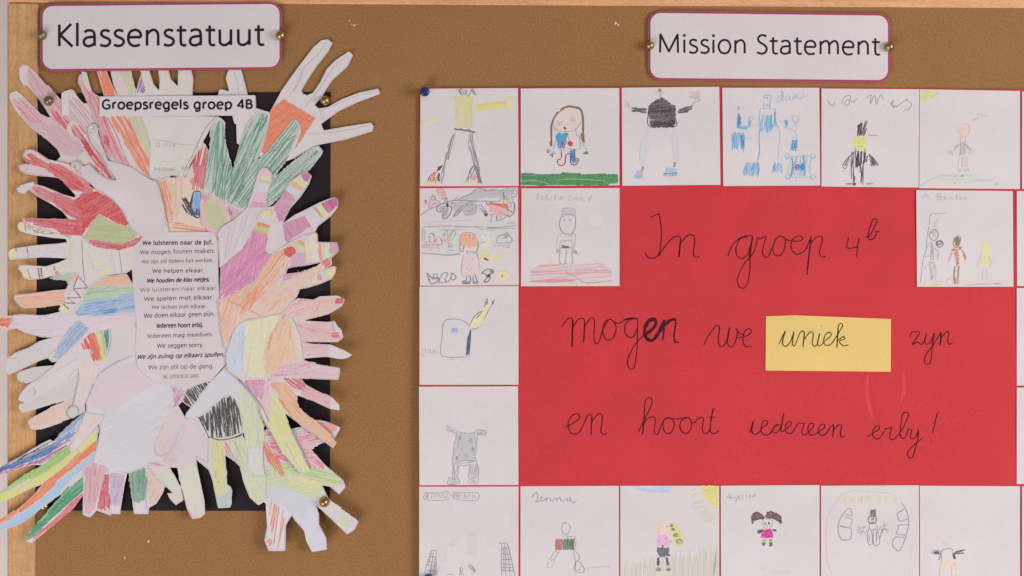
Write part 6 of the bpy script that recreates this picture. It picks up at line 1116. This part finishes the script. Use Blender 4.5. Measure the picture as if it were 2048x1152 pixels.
# 14 girl with guitar / sun
A = card("X 1240.5,971.5 1438.5,971.5 1438.5,1171 1241,1171", "drawing of a blond figure in pink and black under a big yellow corner sun", ph=4.0); A.fr = 'i'
A.wash("855,35 1035,35 1035,268 980,245 920,190 870,120", (216, 206, 110), .95, 20, 1); A.h("855,35 1035,35 1035,268 980,245 920,190 870,120", 30, (206, 196, 85), 3.6, 2.2, .5, .95)
for t in ("750,80 820,60", "755,140 840,100", "770,215 850,180 880,170", "780,215 885,195", "760,245 890,235", "815,270 905,240", "840,300 935,275", "890,350 965,310", "895,390 1000,320", "930,400 1000,350", "970,425 1010,395", "860,330 930,290"): A.s(t, (195, 185, 130), 1.7, .65)
A.wash("160,50 570,45 560,85 400,100 300,90", (160, 190, 225), .65, 0); A.wash("70,50 160,50 250,75 90,75", (200, 205, 215), .5, 0)
for i in range(46):
    x = 95 + i * 20.6 + random.uniform(-6, 6); t0 = 880 - (i * 4.2) - random.uniform(0, 90)
    A.s("%d,%d %d,%d %d,935" % (x + random.uniform(-8, 14), t0, x + 3, (t0 + 935) / 2, x + random.uniform(-6, 6)), (185, 182, 135), 1.6, random.uniform(.35, .75))
A.s("1005,700 1000,800 985,930", (120, 150, 70), 2.2, .8, rep=2)
A.wash("425,470 440,400 490,368 545,395 555,470 540,510 440,510", (232, 190, 155), .9, 70); A.h("425,480 440,395 490,368 550,395 560,450 540,520 555,400 490,385 445,420 440,510", 80, (225, 190, 110), 2.6, 2, .5, .9); A.wash("445,420 530,400 540,490 460,505", (235, 195, 180), .7, 10); A.dot(472, 438, 1.7, (110, 110, 110)); A.dot(518, 438, 1.7, (110, 110, 110)); A.s("485,468 505,470 520,462", (200, 60, 90), 1.3, .8)
A.wash("430,530 520,515 540,560 535,635 430,635", (230, 160, 205), .9, 85); A.s("440,535 455,560 435,590 450,610 440,625", (190, 60, 130), 1.5, .8); A.s("515,535 505,560 525,590 510,620", (190, 60, 130), 1.5, .8); A.wash("380,560 415,500 430,520 400,620", (232, 195, 180), .6, 60); A.s("540,590 570,592", (205, 100, 120), 1.8, .7)
A.wash("550,420 610,410 660,480 690,560 680,620 610,640 575,570", (214, 206, 110), .9, 50); A.h("550,420 610,410 660,480 690,560 680,620 610,640 575,570", 55, (204, 196, 85), 3, 2, .4, .9)
for x, y, r, q in ((565, 430, 12, 12), (580, 468, 16, 12), (608, 525, 26, 18), (643, 588, 34, 26)): A.scribble(x, y, r, q, (75, 72, 90), 3, 1.4, .8)
A.wash("430,645 538,645 535,740 440,745 425,700", (85, 90, 105), .85, 86); A.h("430,645 538,645 535,740 440,745 425,700", 86, (65, 70, 85), 2.6, 1.9, .5, 1.0); A.s("480,620 470,690", BK, 2.4, .95)
A.h("425,745 443,745 438,835 415,835", 85, (55, 60, 75), 1.8, 2, .7, 1.1); A.h("505,745 525,745 540,835 520,835", 98, (55, 60, 75), 1.8, 2, .7, 1.1)
for x in (422, 445, 525, 545): A.scribble(x, 868, 10, 16, (80, 70, 66), 1.6, 1.2, .8)
A.wash("400,890 560,890 540,930 420,930", (225, 195, 175), .4, 5); A.done()
# 15 girl with bun hair
A = card("X 1441.5,971.5 1639,970 1639.5,1171 1442,1171", "drawing of a small girl with winged dark brown hair and a pink dress", 'paper', 4.8); A.fr = 'i'
for t in ("1112,155 1125,140 1142,150 1150,160", "1145,115 1158,165 1165,140 1178,165", "1205,135 1190,145 1198,165 1212,150 1210,190 1198,195", "1230,150 1248,145 1240,128 1228,148 1240,170 1255,165", "1278,125 1270,165", "1312,120 1310,150", "1335,155 1345,125 1355,130 1352,150", "1400,120 1375,125 1375,145 1395,140 1408,125 1400,118"): A.s(t, (125, 122, 130), 1.4, .75)
A.done('pencil_lettering'); HB = (92, 60, 48)
for q in ("1360,420 1358,350 1375,315 1410,295 1450,300 1480,325 1500,360 1440,362 1400,372 1375,410", "1500,335 1520,300 1560,290 1600,300 1660,330 1668,380 1665,432 1640,400 1600,370 1560,360 1500,362"): A.wash(q, HB, 1.0, 20, 1); A.h(q, 40, HB, 2, 2.2, .75, 1.08)
A.s("1482,370 1475,410 1490,450 1520,470 1555,450 1572,410 1568,370 1500,368", (140, 136, 150), 1.3, .75); A.scribble(1500, 410, 7, 10, GY, 2, 1.2, .7); A.scribble(1538, 408, 9, 12, (80, 76, 90), 3, 1.3, .8); A.s("1512,415 1508,430 1530,435 1520,450", (130, 126, 140), 1.1, .7)
for q in ("1415,490 1450,468 1485,470 1470,500 1420,502", "1565,465 1615,470 1620,490 1580,492"): A.wash(q, HB, 1, 5, 0); A.h(q, 5, (80, 50, 45), 1.6, 1.8, .8, 1.1)
PQ = "1485,475 1530,470 1565,460 1575,500 1582,550 1520,558 1455,552 1475,510"
A.wash(PQ, (215, 30, 140), 1.0, 50, 1); A.h(PQ, 55, (205, 25, 130), 2, 2, .85, 1.08); A.s("1520,530 1545,510", (235, 160, 200), 1.6, .9); A.s("1480,540 1500,545", (235, 160, 200), 1.4, .9)
A.h("1475,565 1512,568 1508,595 1470,592", 60, (120, 160, 70), 1.8, 2, .6, 1); A.h("1538,562 1570,560 1572,595 1540,595", 60, (90, 150, 60), 1.8, 2, .7, 1.1); A.h("1470,595 1508,598 1498,632 1470,632", 70, (60, 80, 100), 1.7, 2.2, .8, 1.05); A.h("1540,595 1572,595 1575,642 1540,642", 70, (60, 75, 80), 1.7, 2.2, .8, 1.05)
A.s("1425,790 1440,840 1500,870", (200, 196, 198), 3, .4); A.s("1550,890 1650,908 1780,900", (200, 196, 198), 2.4, .4); A.s("1650,600 1700,590", (205, 200, 205), 1.4, .4); A.s("1690,520 1700,590", (205, 200, 205), 1.4, .4); A.done()
# 16 arch with bricks and top hat man
A = card("X 1642,971.5 1838,970.5 1838.5,1171 1642,1171", "drawing of a man in a top hat between two curved rows of blocks", 'paper', 5.4); A.fr = 'j'
A.s("145,930 105,800 90,650 88,450 115,310 180,210 240,130 270,115", (215, 160, 170), 1.3, .7); A.s("260,125 310,95 380,82 500,92 650,102 740,110", (190, 170, 175), 1.3, .6); A.s("930,240 945,320 990,450 985,540 950,640 930,780 918,900", (205, 180, 195), 1.3, .6)
for k, (x, w_) in enumerate(((273, 30), (350, 30), (425, 60), (515, 50), (620, 35), (690, 35), (775, 50))):
    A.h("%d,140 %d,140 %d,195 %d,210" % (x - w_ / 2, x + w_ / 2, x + w_ / 3, x - w_ / 4), 80, (205, 200, 110), 2.6, 2, .4, .9 - k * .06)
A.s("310,258 250,320 215,400 205,470 220,530 250,572 330,562 338,465 320,455 220,440", (105, 102, 110), 1.5, .8); A.s("312,258 335,265 345,330 320,328 270,315", (110, 106, 114), 1.4, .8); A.s("262,335 350,375 345,400 320,452", (120, 116, 124), 1.3, .75); A.s("222,428 320,455", (120, 116, 124), 1.2, .7)
A.s("835,205 875,250 900,320 912,400 900,470 870,580 820,685 790,672 748,625 775,550 865,548", (110, 106, 116), 1.5, .8); A.s("875,262 798,310 800,335 825,385 905,365", (110, 106, 116), 1.5, .8); A.s("908,422 810,430 805,470 790,515 888,525", (110, 106, 116), 1.5, .8)
A.h("530,275 590,265 592,330 585,345 515,345 520,300", 20, (70, 72, 70), 2.2, 2, .6, 1.05); A.s("508,370 515,400 545,412 580,400 588,365 580,340 540,335 510,350 508,375", (70, 72, 66), 2, .85); A.h("515,395 580,385 560,412 530,412", 30, (80, 82, 78), 2, 1.6, .6, 1.0); A.s("535,350 545,380 555,352", (90, 86, 92), 1.3, .8); A.s("560,345 560,380", (90, 86, 92), 1.2, .8)
A.s("520,410 515,460 500,520 500,590 520,625 545,620 555,580 540,500 520,455", (110, 106, 114), 1.4, .8); A.s("580,410 600,440 600,490 620,560 620,600 595,635 570,625 555,590 560,480", (110, 106, 114), 1.4, .8); A.s("540,480 560,468 590,468", (110, 106, 114), 1.6, .8); A.s("585,480 590,590", (100, 96, 104), 1.5, .8); A.s("560,490 545,600", (110, 106, 114), 1.3, .7); A.s("515,520 520,590", (110, 106, 114), 1.3, .8)
for t in ("495,435 440,450 420,465", "390,468 430,475", "400,500 440,490", "425,525 440,500 450,475 470,510 500,470", "395,440 430,460", "475,440 450,470"): A.s(t, (115, 112, 120), 1.3, .75)
for t in ("615,480 640,440 695,428", "630,550 640,480 660,450", "655,465 650,500", "665,460 700,500", "670,455 715,480", "680,445 660,400", "635,490 680,460", "690,430 700,420"): A.s(t, (115, 112, 120), 1.3, .75)
A.done()
# 17 figure with black sleeves
A = card("X 1839.5,971.5 2040,972.5 2040,1171 1840,1171", "drawing of a faint pink-headed figure with black outstretched sleeves, lower right corner", 'paper', 6.0); A.fr = 'j'
A.wash("1235,560 1290,530 1340,540 1330,600 1250,610", (226, 190, 188), .35, 30); A.s("1235,570 1270,525 1340,510", (220, 180, 180), 1, .5); A.s("1250,590 1265,620 1300,630 1305,590", (210, 150, 160), 1.2, .5)
A.s("1240,790 1235,700 1250,675 1290,662 1345,665 1345,690", (100, 98, 106), 1.5, .8); A.s("1235,700 1210,770 1230,760", (90, 90, 100), 1.8, .8)
A.h("1150,700 1180,682 1222,690 1220,715 1160,705", 0, (50, 54, 64), 1.8, 2, .75, 1.1); A.s("1135,705 1150,680 1222,682 1222,715 1135,708", (90, 90, 98), 1.3, .8); A.h("1345,690 1430,675 1450,660 1475,660 1465,710 1400,715 1375,720 1385,760 1355,765", 15, (55, 58, 68), 1.9, 2.2, .7, 1.1); A.h("1345,700 1370,720 1385,755 1355,765", 75, (60, 64, 72), 1.8, 2, .7, 1.1)
A.wash("1230,785 1375,780 1372,835 1232,835", (226, 196, 172), .8, 2); A.s("1245,800 1340,792", (195, 150, 110), 1.8, .6); A.s("1240,815 1350,812", (195, 150, 110), 1.8, .6); A.wash("1220,830 1250,830 1245,940 1220,940", (226, 200, 176), .7, 86); A.wash("1340,830 1375,830 1382,940 1342,940", (226, 200, 176), .8, 88); A.s("1228,790 1218,934", (200, 160, 120), 1.6, .6); A.s("1245,830 1242,934", (200, 160, 120), 1.4, .5); A.s("1370,790 1380,934", (200, 160, 120), 1.6, .6); A.s("1340,830 1342,934", (200, 160, 120), 1.4, .5)
A.wash("1065,670 1100,640 1130,670 1100,700", (228, 196, 180), .35, 20); A.wash("1480,690 1550,695 1550,760 1490,760", (228, 200, 186), .4, 20); A.s("1400,865 1480,900 1540,934", (215, 210, 215), 1.2, .5); A.done()
card("X 2033.5,382 2230,382 2230,572 2034,572", "white drawing sheet whose left edge shows right of the three standing figures")
card("X 2033.5,576 2230,576 2230,771 2033.5,771", "white drawing sheet whose left edge shows right of the word zijn")
card("X 2033.5,775 2230,775 2230,968 2033.5,968", "white drawing sheet whose left edge shows right of the exclamation mark")

card("X 2044,183 2230,186 2230,379 2044,378", "white drawing sheet whose left edge shows right of the green hill drawing")
card("X 2044,973 2230,974 2230,1171 2044,1171", "white drawing sheet whose left edge shows at the bottom right corner")
pin('push', 848.5, 183.5, 2.2, 9.5, M['blue'], "dark blue push pin at the top left corner of the red poster", "blue push pins", 0.12)
pin('push', 856, 1152, 2.2, 9.5, M['blue2'], "bright blue push pin over the left tower drawing at the bottom edge", "blue push pins", 0.12)
